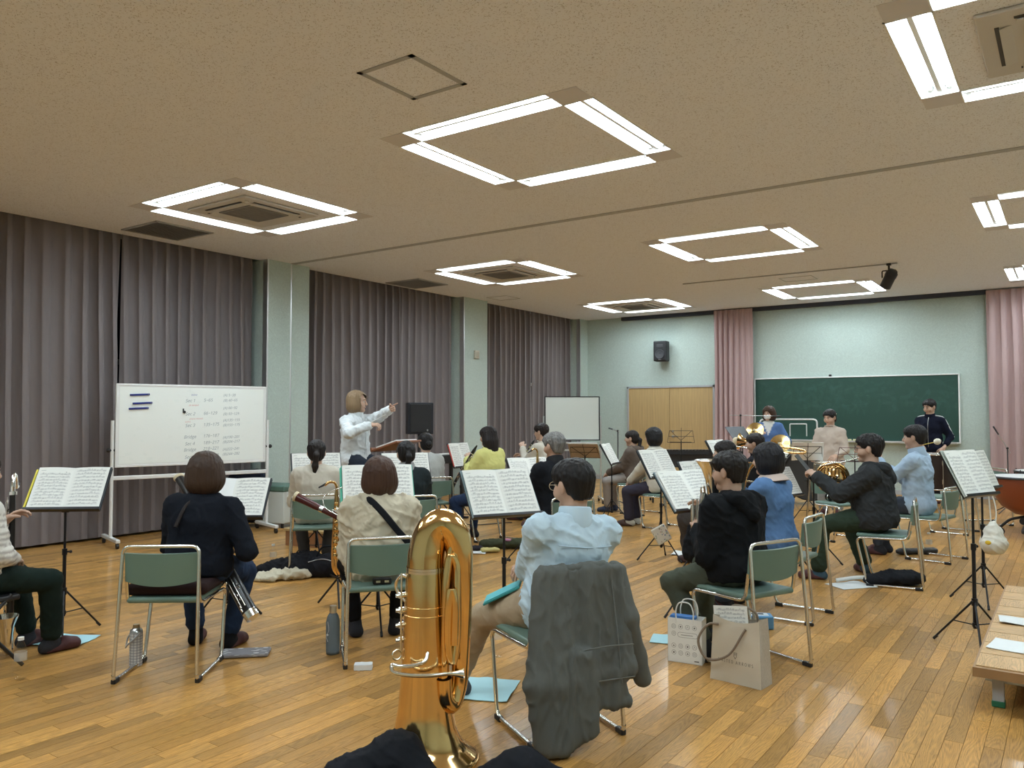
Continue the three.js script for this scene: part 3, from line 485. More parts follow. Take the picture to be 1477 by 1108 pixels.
function nets(f, lo, hi, h) {
  const nx = Math.ceil((hi.x - lo.x) / h) + 2, ny = Math.ceil((hi.y - lo.y) / h) + 2, nz = Math.ceil((hi.z - lo.z) / h) + 2, S = new Float32Array(nx * ny * nz), B = 6, R = B * h * .87 * 1.25 + h;
  for (let bz = 0; bz < nz; bz += B) for (let by = 0; by < ny; by += B) for (let bx = 0; bx < nx; bx += B) {
    const c = f(lo.x + (bx + B / 2) * h, lo.y + (by + B / 2) * h, lo.z + (bz + B / 2) * h), far = Math.abs(c) > R;
    for (let z = bz; z < Math.min(nz, bz + B); z++) for (let y = by; y < Math.min(ny, by + B); y++) for (let x = bx; x < Math.min(nx, bx + B); x++) S[(z * ny + y) * nx + x] = far ? c : f(lo.x + x * h, lo.y + y * h, lo.z + z * h);
  }
  const id = new Int32Array(nx * ny * nz).fill(-1), P = [], I = [], sx = 1, sy = nx, sz = nx * ny;
  for (let z = 0; z < nz - 1; z++) for (let y = 0; y < ny - 1; y++) for (let x = 0; x < nx - 1; x++) {
    const o = (z * ny + y) * nx + x; let m = 0; for (let k = 0; k < 8; k++) if (S[o + (k & 1) * sx + (k >> 1 & 1) * sy + (k >> 2) * sz] < 0) m++;
    if (m === 0 || m === 8) continue;
    let cx = 0, cy = 0, cz = 0, n = 0;
    for (let k = 0; k < 8; k++) for (let a = 0; a < 3; a++) { if (k >> a & 1) continue; const k2 = k | 1 << a, v = S[o + (k & 1) * sx + (k >> 1 & 1) * sy + (k >> 2) * sz], w = S[o + (k2 & 1) * sx + (k2 >> 1 & 1) * sy + (k2 >> 2) * sz]; if (v < 0 === w < 0) continue; const t = v / (v - w); cx += (k & 1) + (a === 0 ? t : 0); cy += (k >> 1 & 1) + (a === 1 ? t : 0); cz += (k >> 2) + (a === 2 ? t : 0); n++; }
    id[o] = P.length / 3; P.push(lo.x + (x + cx / n) * h, lo.y + (y + cy / n) * h, lo.z + (z + cz / n) * h);
  }
  for (let z = 1; z < nz - 1; z++) for (let y = 1; y < ny - 1; y++) for (let x = 1; x < nx - 1; x++) {
    const o = (z * ny + y) * nx + x, s = S[o] < 0;
    const q = (a, b, c, d, flip) => { if (a < 0 || b < 0 || c < 0 || d < 0) return; flip ? I.push(a, c, b, a, d, c) : I.push(a, b, c, a, c, d); };
    if (s !== S[o + sx] < 0) q(id[o - sy - sz], id[o - sz], id[o], id[o - sy], !s);
    if (s !== S[o + sy] < 0) q(id[o - sx - sz], id[o - sx], id[o], id[o - sz], !s);
    if (s !== S[o + sz] < 0) q(id[o - sx - sy], id[o - sy], id[o], id[o - sx], !s);
  }
  const g = new THREE.BufferGeometry(); g.setAttribute('position', new THREE.Float32BufferAttribute(P, 3)); g.setIndex(I); g.computeVertexNormals(); return g;
}
function ruffle(g, fn) { const p = g.attributes.position, n = g.attributes.normal; for (let i = 0; i < p.count; i++) { const d = fn(p.getX(i), p.getY(i), p.getZ(i)); p.setXYZ(i, p.getX(i) + n.getX(i) * d, p.getY(i) + n.getY(i) * d, p.getZ(i) + n.getZ(i) * d); } g.computeVertexNormals(); return g; }
function paint(g, fn) { const p = g.attributes.position, c = new Float32Array(p.count * 3); for (let i = 0; i < p.count; i++) { const q = fn(p.getX(i), p.getY(i), p.getZ(i)); c[3 * i] = q[0]; c[3 * i + 1] = q[1]; c[3 * i + 2] = q[2]; } g.setAttribute('color', new THREE.BufferAttribute(c, 3)); return g; }
const folds = (amp, s, fy = 9) => (x, y, z) => { const w = .05 * noise.noise(x * 5, y * 5, z * 5 + s), a = noise.noise((x + w) * 9 + s, (y + w) * fy, (z - w) * 9), b = noise.noise((x - w) * 15 + y * 9, y * 13 + s, z * 15 - y * 6), r = Math.max(0, 1 - 3.4 * Math.abs(a)), q = Math.max(0, 1 - 3.4 * Math.abs(b)); return amp * (r * r * 1.1 + q * q * .75 + .5 * a - .25); };
function around(pts, r) { const lo = V(9, 9, 9), hi = V(-9, -9, -9); for (const p of pts) { lo.min(p); hi.max(p); } return [lo.addScalar(-r), hi.addScalar(r)]; }
function ik(a, t, l1, l2, hint) {
  const d = t.clone().sub(a); let L = d.length(); const mx = (l1 + l2) * .995; if (L > mx) { d.multiplyScalar(mx / L); L = mx; } const end = a.clone().add(d), u = d.clone().normalize();
  const c = (l1 * l1 + L * L - l2 * l2) / (2 * l1 * L), s = Math.sqrt(Math.max(0, 1 - c * c)), h = hint.clone().addScaledVector(u, -hint.dot(u)).normalize();
  return [a.clone().addScaledVector(u, c * l1).addScaledVector(h, s * l1), end];
}
function handField(w, f, n, side, curl, point) {
  f = f.clone().normalize(); n = n.clone().addScaledVector(f, -n.dot(f)).normalize(); const t = n.clone().cross(f).multiplyScalar(side), L = [], pts = [w];
  const at = (a, b, c) => w.clone().addScaledVector(f, a).addScaledVector(t, b).addScaledVector(n, c);
  L.push(rc(w, at(.03, 0, 0), .024, .022, { k: .015 }), rc(at(.025, .002, 0), at(.075, .0, .004), .017, .016, { n: t, w: 2.1, k: .015 }));
  const len = [[.040, .024, .019], [.044, .028, .021], [.041, .026, .020], [.032, .020, .017]];
  for (let i = 0; i < 4; i++) { let p = at(.082 - (i === 3 ? .008 : 0), .029 - .0195 * i, .003), th = 0, cu = point && i === 0 ? .06 : curl * (.9 + i * .07); const spread = (1.5 - i) * .05; for (let j = 0; j < 3; j++) { th += cu * [1, 1.15, .8][j]; const d = f.clone().multiplyScalar(Math.cos(th)).addScaledVector(n, Math.sin(th)).addScaledVector(t, spread * Math.cos(th)), q = p.clone().addScaledVector(d.normalize(), len[i][j]); L.push(rc(p, q, .0092 - j * .0008, .0086 - j * .0011, { k: .004 })); p = q; pts.push(q); } }
  { const p0 = at(.028, .026, .006), p1 = p0.clone().addScaledVector(f, .030).addScaledVector(t, .022).addScaledVector(n, .012), p2 = p1.clone().addScaledVector(f, .022).addScaledVector(t, .004).addScaledVector(n, .012 + .012 * curl), p3 = p2.clone().addScaledVector(f, .016).addScaledVector(t, -.006).addScaledVector(n, .01 + .012 * curl); L.push(rc(p0, p1, .0135, .0105, { k: .01 }), rc(p1, p2, .0105, .0095, { k: .004 }), rc(p2, p3, .0095, .0075, { k: .004 })); pts.push(p1, p3); }
  return [L, pts];
}
const SKIN = lin(.58, .37, .27), skinMat = new THREE.MeshPhysicalMaterial({ color: 0xffffff, vertexColors: true, roughness: .5 });
const matCache = {};
const cloth = (c, rough = .88) => { const k = c.getHexString() + rough; return matCache[k] ??= new THREE.MeshPhysicalMaterial({ color: c, roughness: rough, specularIntensity: .3, side: THREE.DoubleSide }); };
const clothV = new THREE.MeshPhysicalMaterial({ color: 0xffffff, vertexColors: true, roughness: .9, specularIntensity: .3, side: THREE.DoubleSide });
const hairMat = new THREE.MeshPhysicalMaterial({ color: 0xffffff, vertexColors: true, roughness: .5, specularIntensity: .55 });
const UPV = V(0, 1, 0);
// local frame: forward +z, up +y, the person's left is +x
function person(o) {
  const seated = o.seat !== undefined, yaw = o.yaw * D, hs = o.hs ?? .97, g = o.girth ?? 1, base = o.base ?? 0, far = o.far ?? 0;
  const CB = far ? .02 : o.fine ? .0105 : .0145, CHd = far ? .0075 : .0052, CHa = far ? .0065 : .0048;
  const t = thing('person', o.label, 'person', [o.x, 0, o.z], yaw, 'band members');
  const W2L = (x, y, z) => V(x - o.x, y, z - o.z).applyAxisAngle(UPV, -yaw);
  const lean = (o.lean ?? 6) * D, roll = (o.roll ?? 0) * D, hp = seated ? o.seat + .085 * g + .01 : (o.top - .77 * hs * 1.0);
  const P = V(0, hp, o.hipz ?? 0), Lt = (o.top - hp - .262 * hs) / (Math.cos(lean) * Math.cos(roll));
  const dir = V(Math.sin(roll), Math.cos(lean) * Math.cos(roll), Math.sin(lean)).normalize(), lat = V(Math.cos(roll), -Math.sin(roll), 0).applyAxisAngle(UPV, (o.twist ?? 0) * D);
  const front = lat.clone().cross(dir).normalize();
  const at = (k, z = 0, x = 0) => P.clone().addScaledVector(dir, Lt * k).addScaledVector(front, z).addScaledVector(lat, x);
  const waist = at(.3, .0), chest = at(.66, -.012), nb = at(1, -.012), sw = (o.sw ?? .162) * hs;
  const sh = { L: at(.86, -.015, sw), R: at(.86, -.015, -sw) }, hip = { L: P.clone().addScaledVector(V(1, 0, 0), .085), R: P.clone().addScaledVector(V(1, 0, 0), -.085) };
  const hand = {}, elbow = {}, knee = {}, ankle = {}, toe = {};
  const ul = .275 * hs, fl = .245 * hs, tl = .395 * hs, sl = .385 * hs;
  for (const [S, s] of [['L', 1], ['R', -1]]) {
    const hT = o['hand' + S] ? V(...o['hand' + S]) : seated ? V(s * .1, hp + .12, .3) : V(s * .2, hp - .02, .08);
    [elbow[S], hand[S]] = ik(sh[S], hT, ul, fl, o['el' + S] ? V(...o['el' + S]) : V(s * .45, -1, -.3));
    let fT; const fw = o['foot' + S];
    if (fw) fT = fw.length === 2 ? W2L(fw[0], base + .085, fw[1]) : V(...fw); else fT = seated ? V(s * .1, base + .085, .36) : V(s * .09, base + .085, .02);
    [knee[S], ankle[S]] = ik(hip[S], fT, tl * (seated ? 1 : Math.max(1, (hp - base) / .86)), sl * (seated ? 1 : Math.max(1, (hp - base) / .86)), o['kn' + S] ? V(...o['kn' + S]) : seated ? V(s * .25, .9, .6) : V(0, 0, 1));
    const fd = o['toe' + S] ? V(...o['toe' + S]) : V(ankle[S].x - hip[S].x * .6, 0, Math.max(.2, ankle[S].z)).setY(0); fd.normalize(); toe[S] = ankle[S].clone().addScaledVector(fd, .135).add(V(0, -.055, 0)); toe[S].fd = fd;
  }
  // ---- body: one continuous skin
  const HC = nb.clone().add(V(0, .148 * hs, .02 + .35 * Math.max(0, lean) * .1)), headQ = new THREE.Quaternion().setFromEuler(new THREE.Euler((o.hp ?? 4) * D, (o.hy ?? 0) * D, (o.hr ?? 0) * D, 'YXZ'));
  const hw = (x, y, z) => V(x, y, z).multiplyScalar(hs).applyQuaternion(headQ).add(HC);
  const trunk = (e) => [rc(hip.L, hip.R, .088 * g + e, .088 * g + e, { n: V(0, 0, 1), w: 1.2 }), rc(P, waist, .1 * g + e, .096 * g + e, { n: lat, w: 1.35, k: .05 }), rc(waist, chest, .096 * g + e, .104 * (1 + (g - 1) * .6) + e, { n: lat, w: 1.38, k: .05 }), rc(chest, at(.8, -.014), .1 + e, .075 + e, { n: lat, w: 1.5, k: .05 }), rc(sh.L.clone().addScaledVector(lat, -.02), sh.R.clone().addScaledVector(lat, .02), .048 + e, .048 + e, { k: .05 }), rc(at(.86, -.015), at(.95, -.014), .07 + e * .5, .05 + e * .5, { n: lat, w: 1.25, k: .06 })];
  const arm = (S, e, e2 = e, cut = 1) => { const f = hand[S].clone().lerp(elbow[S], 1 - cut); return [rc(sh[S], elbow[S], .047 * (1 + (g - 1) * .6) + e, .038 * (1 + (g - 1) * .5) + e, { k: .035 }), rc(elbow[S], f, .038 + e, .027 + e2, { k: .02 })]; };
  const leg = (S, e, e2 = e, cut = 1) => { const f = ankle[S].clone().lerp(knee[S], 1 - cut); return [rc(hip[S], knee[S], .082 * g + e, .054 + e, { k: .045 }), rc(knee[S], f, .053 + e, .034 + e2, { k: .025 })]; };
  const bl = [...trunk(-.012), rc(at(.88, -.012), hw(0, -.06, -.018), .055, .048, { k: .03 }), ...arm('L', -.006), ...arm('R', -.006), ...leg('L', -.008), ...leg('R', -.008)];
  const allP = [P, nb, HC, sh.L, sh.R, elbow.L, elbow.R, hand.L, hand.R, knee.L, knee.R, ankle.L, ankle.R];
  const skin = nets(field(bl), ...around(allP, .16), CB * 1.15);
  const hd = [ell(hw(0, 0, 0), 1, 1, 1)]; hd.length = 0;
  const E = (x, y, z, a, b, c, k = .02, sub) => { const q = headQ.clone().invert(), cc = hw(x, y, z), ra = a * hs, rb = b * hs, rd = c * hs, m = Math.min(ra, rb, rd), v = V(); const f = (X, Y, Z) => { v.set(X - cc.x, Y - cc.y, Z - cc.z).applyQuaternion(q); const p = v.x / ra, r = v.y / rb, s = v.z / rd, l = Math.sqrt(p * p + r * r + s * s), gg = Math.sqrt(p * p / (ra * ra) + r * r / (rb * rb) + s * s / (rd * rd)); return l < 1e-6 ? -m : l * (l - 1) / gg; }; f.k = k; f.sub = sub; return f; };
  const C = (a, b, ra, rb, k = .015) => rc(hw(...a), hw(...b), ra * hs, rb * hs, { k });
  hd.push(E(0, .024, -.012, .075, .09, .094), C([0, -.03, .022], [0, -.083, .056], .056, .027, .03), E(.034, -.028, .05, .032, .034, .034, .02), E(-.034, -.028, .05, .032, .034, .034, .02), C([-.03, .032, .072], [.03, .032, .072], .014, .014), E(.031, .008, .098, .019, .014, .018, .012, 1), E(-.031, .008, .098, .019, .014, .018, .012, 1), C([0, .02, .084], [0, -.02, .103], .008, .0125, .012), E(0, -.024, .094, .018, .009, .012, .01), C([-.016, -.052, .083], [.016, -.052, .083], .0085, .0085, .01), E(0, -.088, .066, .024, .018, .018, .015), E(.077, -.006, -.008, .012, .032, .019, .008), E(-.077, -.006, -.008, .012, .032, .019, .008), rc(hw(0, -.055, -.02), nb.clone().addScaledVector(dir, -.015), .05 * hs, .056, { k: .03 }));
  const headG = nets(field(hd), ...around([hw(.1, .13, .13), hw(-.1, -.13, -.12), hw(.1, -.13, .13), hw(-.1, .13, -.12), nb], .03), CHd);
  const parts = [skin, headG];
  for (const [S, s] of [['L', 1], ['R', -1]]) { const f = o['fd' + S] ? V(...o['fd' + S]) : hand[S].clone().sub(elbow[S]), n = o['pn' + S] ? V(...o['pn' + S]) : V(-s * .5, -.8, .1); const [hl, pts] = handField(hand[S], f, n, s, o['curl' + S] ?? .45, o['point' + S]); hl.push(rc(elbow[S].clone().lerp(hand[S], .6), hand[S], .03, .024, { k: .02 })); parts.push(nets(field(hl), ...around(pts.concat(hand[S]), .035), CHa)); }
  const lip = hw(0, -.052, .09), sk = o.skin || SKIN;
  const bodyG = mergeGeometries(parts.map(q => paint(q, (x, y, z) => { const l = ((x - lip.x) ** 2 + ((y - lip.y) * 2.2) ** 2 + (z - lip.z) ** 2) < (.021 * hs) ** 2, v = 1 + .06 * noise.noise(x * 30, y * 30, z * 30); return l ? [sk.r * .9, sk.g * .6, sk.b * .6] : [sk.r * v, sk.g * v, sk.b * v]; })));
  mesh('body', bodyG, skinMat, t);
  // ---- clothing
  const T = o.topwear, sd = o.x * 7.1 + o.z;
  {
    const e = T.loose ?? .012, cut = T.cut ?? .93, hem = at(T.hem ?? -.16), list = [...trunk(e), ...arm('L', e, T.cuff ?? e, cut), ...arm('R', e, T.cuff ?? e, cut)];
    if (T.puff) for (const S of ['L', 'R']) list.push(rc(sh[S], sh[S].clone().lerp(elbow[S], .6), .066, .06, { k: .03 }));
    if (T.skirt) list.push(rc(at(0), at(-.5, -.03), .14 * g + e, .17 * g, { n: lat, w: 1.3, k: .05 }));
    const clips = [plane(hem, dir.clone().negate())];
    let cg = nets(field(list, clips), ...around([...allP.slice(0, 9), at(-.5)], .2), CB); ruffle(cg, folds(T.fold ?? .006, sd));
    cg = T.paint ? paint(cg, T.paint({ at, P, dir, chest, hem, front, lat, hand, elbow })) : cg;
    const top = mesh(T.name || 'shirt', cg, T.paint ? clothV : cloth(T.color), t);
    const ring = (r, h, z, tube, sc = 1) => { const q = new THREE.TorusGeometry(r, tube, 8, 28); q.scale(sc * 1.1, 1, 1); q.rotateX(Math.PI / 2 - .25); q.translate(0, h, z); q.applyQuaternion(new THREE.Quaternion().setFromUnitVectors(UPV, dir)); q.translate(nb.x, nb.y, nb.z); return q; };
    if (T.hood) { const hl = [rc(at(.98, -.085, .085), at(.98, -.085, -.085), .04, .04, { k: .02 }), rc(at(.96, -.115, .07), at(.72, -.15, 0), .046, .03, { k: .03 }), rc(at(.96, -.115, -.07), at(.72, -.15, 0), .046, .03, { k: .03 }), rc(at(.96, -.12, 0), at(.76, -.155, 0), .045, .036, { k: .03 }), rc(at(1.0, -.06, .095), at(.92, .07, .05), .034, .026, { k: .02 }), rc(at(1.0, -.06, -.095), at(.92, .07, -.05), .034, .026, { k: .02 })]; mesh('hood', ruffle(nets(field(hl), ...around([at(1.05, -.2, .1), at(.6, -.2, -.1), at(.9, .12, .1), at(.9, .12, -.1)], .08), CB * .8), folds(.006, sd + 2)), cloth(T.color), top); }
    if (T.collar) mesh('collar', (() => { const q = lathe([[.074, -.06], [.078, -.03], [.076, -.005], [.071, .04], [.064, .046], [.062, .04], [.066, .0], [.066, -.05]], 26); q.scale(1.08, 1, 1.12); q.rotateX(.22); q.applyQuaternion(new THREE.Quaternion().setFromUnitVectors(UPV, dir)); q.translate(nb.x, nb.y + .012, nb.z); return q; })(), cloth(T.collarColor || T.color), top);
    else if (!T.hood) mesh('neckband', ring(.066, .012, .0, .01), cloth(T.bandColor || T.color || lin(.7, .68, .62)), top);
    if (T.extra) T.extra(top, { at, P, dir, front, lat, nb, sh, hw, elbow, hand, t });
  }
  if (o.pants) {
    const e = .011, cut = o.pants.cut ?? .9, list = [rc(hip.L, hip.R, .088 * g + .002, .088 * g + .002, { n: V(0, 0, 1), w: 1.2 }), rc(P, at(.2), .092 * g, .09 * g, { n: lat, w: 1.35, k: .05 }), ...leg('L', e, o.pants.flare ?? e, cut), ...leg('R', e, o.pants.flare ?? e, cut)];
    const pg = ruffle(nets(field(list, [plane(at(.2), dir)]), ...around([P, at(.3), knee.L, knee.R, ankle.L, ankle.R, hip.L, hip.R], .16), CB), folds(.005, sd + 5, 7));
    mesh('trousers', pg, cloth(o.pants.color), t);
  }
  if (o.skirt) { const list = [rc(at(.1), P, .1 * g + .02, .12, { n: lat, w: 1.35 }), rc(hip.L, knee.L, .1, .1, { k: .09 }), rc(hip.R, knee.R, .1, .1, { k: .09 }), rc(knee.L, ankle.L.clone().lerp(knee.L, .35), .09, .12, { k: .1 }), rc(knee.R, ankle.R.clone().lerp(knee.R, .35), .09, .12, { k: .1 })]; mesh('skirt', ruffle(nets(field(list, [plane(at(.2), dir)]), ...around([P, at(.3), knee.L, knee.R, ankle.L, ankle.R], .2), CB), folds(.008, sd, 4)), cloth(o.skirt), t); }
  for (const S of ['L', 'R']) {
    const a = ankle[S], b = toe[S], fd = b.fd, sole = V(a.x, base, a.z), heel = a.clone().addScaledVector(fd, -.035).add(V(0, -.052, 0)), side = V(fd.z, 0, -fd.x), flat = a.y < base + .16, clip = flat ? [(x, y) => base + .002 - y] : [];
    mesh('sock', nets(field([rc(a.clone().lerp(knee[S], .22), a, .036, .036), rc(a, heel, .034, .033), rc(heel, b, .036, .03, { n: side, w: 1.15 })], clip), ...around([a, b, heel, a.clone().lerp(knee[S], .3)], .06), .01), cloth(o.socks || lin(.03, .03, .035)), t);
    const sl = nets(field([rc(heel.clone().add(V(0, -.012, 0)), b.clone().add(V(0, -.004, 0)), .030, .033, { n: side, w: 1.45, k: .02 }), rc(a.clone().lerp(b, .6).add(V(0, -.012, 0)), b.clone().add(V(0, .0, 0)), .043, .034, { n: side, w: 1.25, k: .02 })], [...clip, ...(o.sneaker ? [] : [])]), ...around([heel, b, a.clone().lerp(b, .5)], .07), .01);
    mesh(o.sneaker ? 'shoe' : 'slipper', sl, cloth(o.shoes || lin(.085, .035, .035), .5), t);
  }
  // ---- hair, eyes, glasses
  const hc = o.hairColor || lin(.018, .013, .012), st = o.hair || 'short';
  {
    const L = [E(0, .036, -.018, .089, .092, .103, .015)], pts = [hw(.13, .15, .12), hw(-.13, -.13, -.14), hw(.13, -.13, .12), hw(-.13, .15, -.14)], clips = [];
    const up = V(0, 1, 0).applyQuaternion(headQ);
    const low = (y) => plane(hw(0, y, 0), up.clone().negate());
    if (st === 'short') { L.push(E(0, .055, .025, .082, .062, .07, .02), E(0, -.02, -.058, .068, .06, .04, .02)); clips.push(low(-.066)); }
    if (st === 'bob') { L.push(E(0, -.035, -.024, .118, .104, .104, .03), E(0, .03, -.02, .1, .1, .108, .03), E(0, .05, .03, .08, .06, .066, .02)); clips.push(low(-.122)); }
    if (st === 'long') { L.push(E(0, -.05, -.03, .1, .12, .085, .03), rc(hw(0, -.06, -.055), hw(0, -.27, -.07), .062 * hs, .05 * hs, { n: V(1, 0, 0).applyQuaternion(headQ), w: 1.5, k: .04 }), E(0, .05, .03, .08, .06, .066, .02)); clips.push(low(-.30)); pts.push(hw(.12, -.33, -.16), hw(-.12, -.33, 0)); }
    if (st === 'tail') { L.push(E(0, -.02, -.05, .078, .07, .06, .02), E(0, .05, .03, .078, .058, .064, .02), rc(hw(0, .0, -.105), hw(0, -.03, -.135), .026, .024, { k: .012 }), rc(hw(0, -.03, -.135), hw(.01, -.13, -.12), .025, .028, { k: .02 }), rc(hw(.01, -.13, -.12), hw(.012, -.23, -.1), .027, .012, { k: .02 })); pts.push(hw(.1, -.26, -.2)); }
    if (st === 'bun') { L.push(E(0, -.03, -.05, .076, .07, .058, .02), E(0, .05, .03, .079, .06, .066, .02), E(0, -.02, -.125, .04, .038, .035, .012)); pts.push(hw(0, -.05, -.18)); clips.push(low(-.09)); }
    const sideLow = st === 'short' || st === 'tail' || st === 'bun';
    L.push(st === 'bob' || st === 'long' ? E(0, -.055, .118, .085, o.fringe ? .1 : .112, .082, .012, 1) : E(0, -.06, .108, .13, o.fringe ? .105 : .12, .083, .012, 1));
    if (sideLow) { L.push(E(.08, -.045, .045, .03, .055, .058, .012, 1), E(-.08, -.045, .045, .03, .055, .058, .012, 1), E(.086, -.01, -.008, .022, .035, .024, .01, 1), E(-.086, -.01, -.008, .022, .035, .024, .01, 1), E(0, -.13, -.0, .06, .06, .06, .02, 1)); }
    const inv = headQ.clone().invert(), v = V();
    let hg = nets(field(L, clips), ...around(pts, .02), far ? .0085 : .006);
    const A = o.messy ?? .0035;
    ruffle(hg, (x, y, z) => { v.set(x - HC.x, y - HC.y, z - HC.z).applyQuaternion(inv); const th = Math.atan2(v.x, v.z + .01); return A * (noise.noise(th * 9, v.y * 7, sd) + .8 * noise.noise(th * 22, v.y * 9, sd + 3) + (v.y > .03 ? 1.1 * noise.noise(v.x * 60, v.y * 40, v.z * 60) : 0)); });
    const h2 = o.hairGrey || hc;
    paint(hg, (x, y, z) => { v.set(x - HC.x, y - HC.y, z - HC.z).applyQuaternion(inv); const th = Math.atan2(v.x, v.z + .01), k = .5 + .9 * noise.noise(th * 26, v.y * 5, sd) , m = Math.max(0, Math.min(1, k)); return [hc.r * (1 - m) + (h2.r * 1.25 + .004) * m, hc.g * (1 - m) + (h2.g * 1.2 + .003) * m, hc.b * (1 - m) + (h2.b * 1.15 + .002) * m]; });
    mesh('hair', hg, hairMat, t);
  }
  const HM = new THREE.Matrix4().compose(HC, headQ, V(hs, hs, hs)), onHead = q => q.applyMatrix4(HM);
  for (const s of [-1, 1]) { const e = mesh('eye', onHead(sph(.0112, s * .031, .008, .0772, 1.15, .5, 1, 10)), eyeWhite, t); mesh('iris', onHead(sph(.0058, s * .031, .008, .0868, 1, 1, .6, 8)), M.blackGloss, e); mesh('eyebrow', onHead(curve([[s * .014, .030, .089], [s * .032, .036, .084], [s * .048, .03, .071]], .0032, 8, 5)), cloth(hc), t); }
  if (o.glasses) { const q = []; for (const s of [-1, 1]) { q.push(new THREE.TorusGeometry(.023, .0016, 6, 22).scale(1.1, .85, 1).translate(s * .032, .004, .098)); q.push(cyl([s * .057, .01, .095], [s * .082, .008, -.02], .0017, .0017, 5)); } q.push(cyl([-.008, .008, .1], [.008, .008, .1], .0014, .0014, 5)); mesh('glasses', onHead(merge(q)), o.glasses, t); }
  if (o.mask) mesh('face_mask', onHead(ruffle(sph(.052, 0, -.045, .06, 1.12, .92, .9, 20), () => 0)), cloth(lin(.85, .86, .86)), t);
  if (o.extra) o.extra(t, { hw, onHead, hand, elbow, nb, at, knee, ankle });
  return { t, hand, elbow, hw, at, knee };
}
const eyeWhite = std(lin(.55, .52, .49), .3);
// ---------------------------------------------------------------- the people
const BLK = lin(.012, .013, .016), tuft = lin(.02, .015, .013);
const goldRim = std(lin(.55, .45, .3), .3, 1), darkRim = std(lin(.03, .03, .03), .3);
person({ label: 'bass clarinettist in a white sweater with grey stripes and dark green trousers', x: -5.19, z: -2.05, yaw: -175, seat: .42, top: 1.22, lean: 4, handR: [-.06, .60, .2], handL: [.1, .80, .22], elR: [-.7, -1, -.2], footR: [-5.15, -2.48], footL: [-5.42, -2.46], hair: 'tail', hairColor: lin(.03, .018, .013), pants: { color: lin(.012, .022, .018), flare: .022 }, topwear: { name: 'sweater', loose: .016, paint: ({ at }) => { const y0 = at(.28).y; return (x, y, z) => { const k = (y - y0) / .034, s = k > -3 && k < 7.5 && ((k % 1) + 1) % 1 < .33; return s ? [.42, .38, .34] : [.72, .69, .63]; }; } } });
person({ label: 'bassoonist with a brown bob in a dark navy sweater and jeans', x: -4.27, z: -2.88, yaw: -142, seat: .455, top: 1.205, lean: 9, roll: -3, girth: 1.08, fine: 1, handR: [-.23, .62, .20], elR: [-.55, -1, -.5], handL: [.1, .80, .3], elL: [.35, -1, 0], footL: [-4.60, -3.10], footR: [-4.34, -3.16], hair: 'bob', hairColor: lin(.045, .026, .018), hs: 1, pants: { color: lin(.022, .04, .085), flare: .02 }, topwear: { name: 'sweater', color: lin(.008, .010, .016), loose: .02, hem: -.14, fold: .005 }, socks: lin(.01, .01, .012), extra: (t, k) => mesh('neck_strap', curve([k.hw(.06, -.13, .05), k.at(1.0, -.055, .04), k.at(.85, -.125, .07), k.at(.55, -.16, .1)].map(p => p), .011, 24, 6).scale(1, 1, 1), cloth(lin(.035, .03, .03)), t) });
person({ label: 'player with a low dark ponytail in a cream pullover, back turned', x: -5.80, z: -5.14, yaw: -132, seat: .43, top: 1.20, lean: 4, hair: 'tail', hairColor: lin(.014, .011, .011), pants: { color: lin(.06, .058, .058), flare: .02 }, topwear: { name: 'pullover', color: lin(.60, .55, .46), loose: .022, hem: -.2 } });
person({ label: 'bassoonist with a brown bob in a beige jacket with a black strap', x: -3.55, z: -3.665, yaw: -131, seat: .43, top: 1.165, lean: 10, hs: .99, sw: .168, girth: 1.05, fine: 1, handL: [.11, .74, .27], elL: [.12, -1, -.1], elR: [-.12, -1, -.1], handR: [-.12, .62, .26], hair: 'bob', hairColor: lin(.06, .03, .02), footL: [-3.90, -3.80], footR: [-3.72, -3.99], pants: { color: lin(.008, .008, .01) }, sneaker: 1, shoes: lin(.10, .09, .12), topwear: { name: 'jacket', color: lin(.60, .53, .40), loose: .03, hem: -.34, fold: .014, cuff: .03, extra: (top, k) => mesh('shoulder_strap', (() => { const pts = [k.at(1.03, -.02, .075), k.at(.98, -.115, .06), k.at(.8, -.168, .0), k.at(.5, -.18, -.09), k.at(.25, -.17, -.17), k.at(.1, -.1, -.2)]; const c = new THREE.CatmullRomCurve3(pts), q = new THREE.TubeGeometry(c, 40, .02, 8); const p = q.attributes.position; for (let i = 0; i <= 40; i++) { const m = c.getPointAt(i / 40), f = k.front; for (let j = 0; j < 9; j++) { const id = i * 9 + j, dx = p.getX(id) - m.x, dy = p.getY(id) - m.y, dz = p.getZ(id) - m.z, dd = (dx * f.x + dy * f.y + dz * f.z) * .75; p.setXYZ(id, p.getX(id) - f.x * dd, p.getY(id) - f.y * dd, p.getZ(id) - f.z * dd); } } q.computeVertexNormals(); return q; })(), cloth(BLK), top) } });
// conductor
person({ label: 'conductor with light brown hair in a white shirt, pointing with one arm', x: -6.73, z: -6.53, yaw: 98, fine: 1, seat: .83, base: .36, top: 1.70, lean: 3, hs: 1.02, girth: 1.12, hy: 26, hp: 2, handL: [-.02, 1.51, .52], elL: [.5, -1, .1], pointL: 1, curlL: .9, fdL: [-.25, .25, 1], pnL: [-1, -.2, 0], handR: [-.16, 1.33, .33], elR: [-1, -.55, -.2], curlR: .8, fdR: [.5, .1, .8], hair: 'bob', hairColor: lin(.22, .15, .085), footL: [.12, .445, .42], footR: [-.12, .445, .4], pants: { color: lin(.03, .038, .055) }, sneaker: 1, shoes: lin(.03, .03, .03), topwear: { name: 'shirt', color: lin(.74, .78, .80), collar: 1, loose: .02, hem: -.16, fold: .008, extra: (top, k) => { mesh('placket', curve([k.at(.95, .085), k.at(.7, .14), k.at(.4, .142), k.at(0, .13)], .006, 20, 5), cloth(lin(.66, .7, .72)), top); } } });
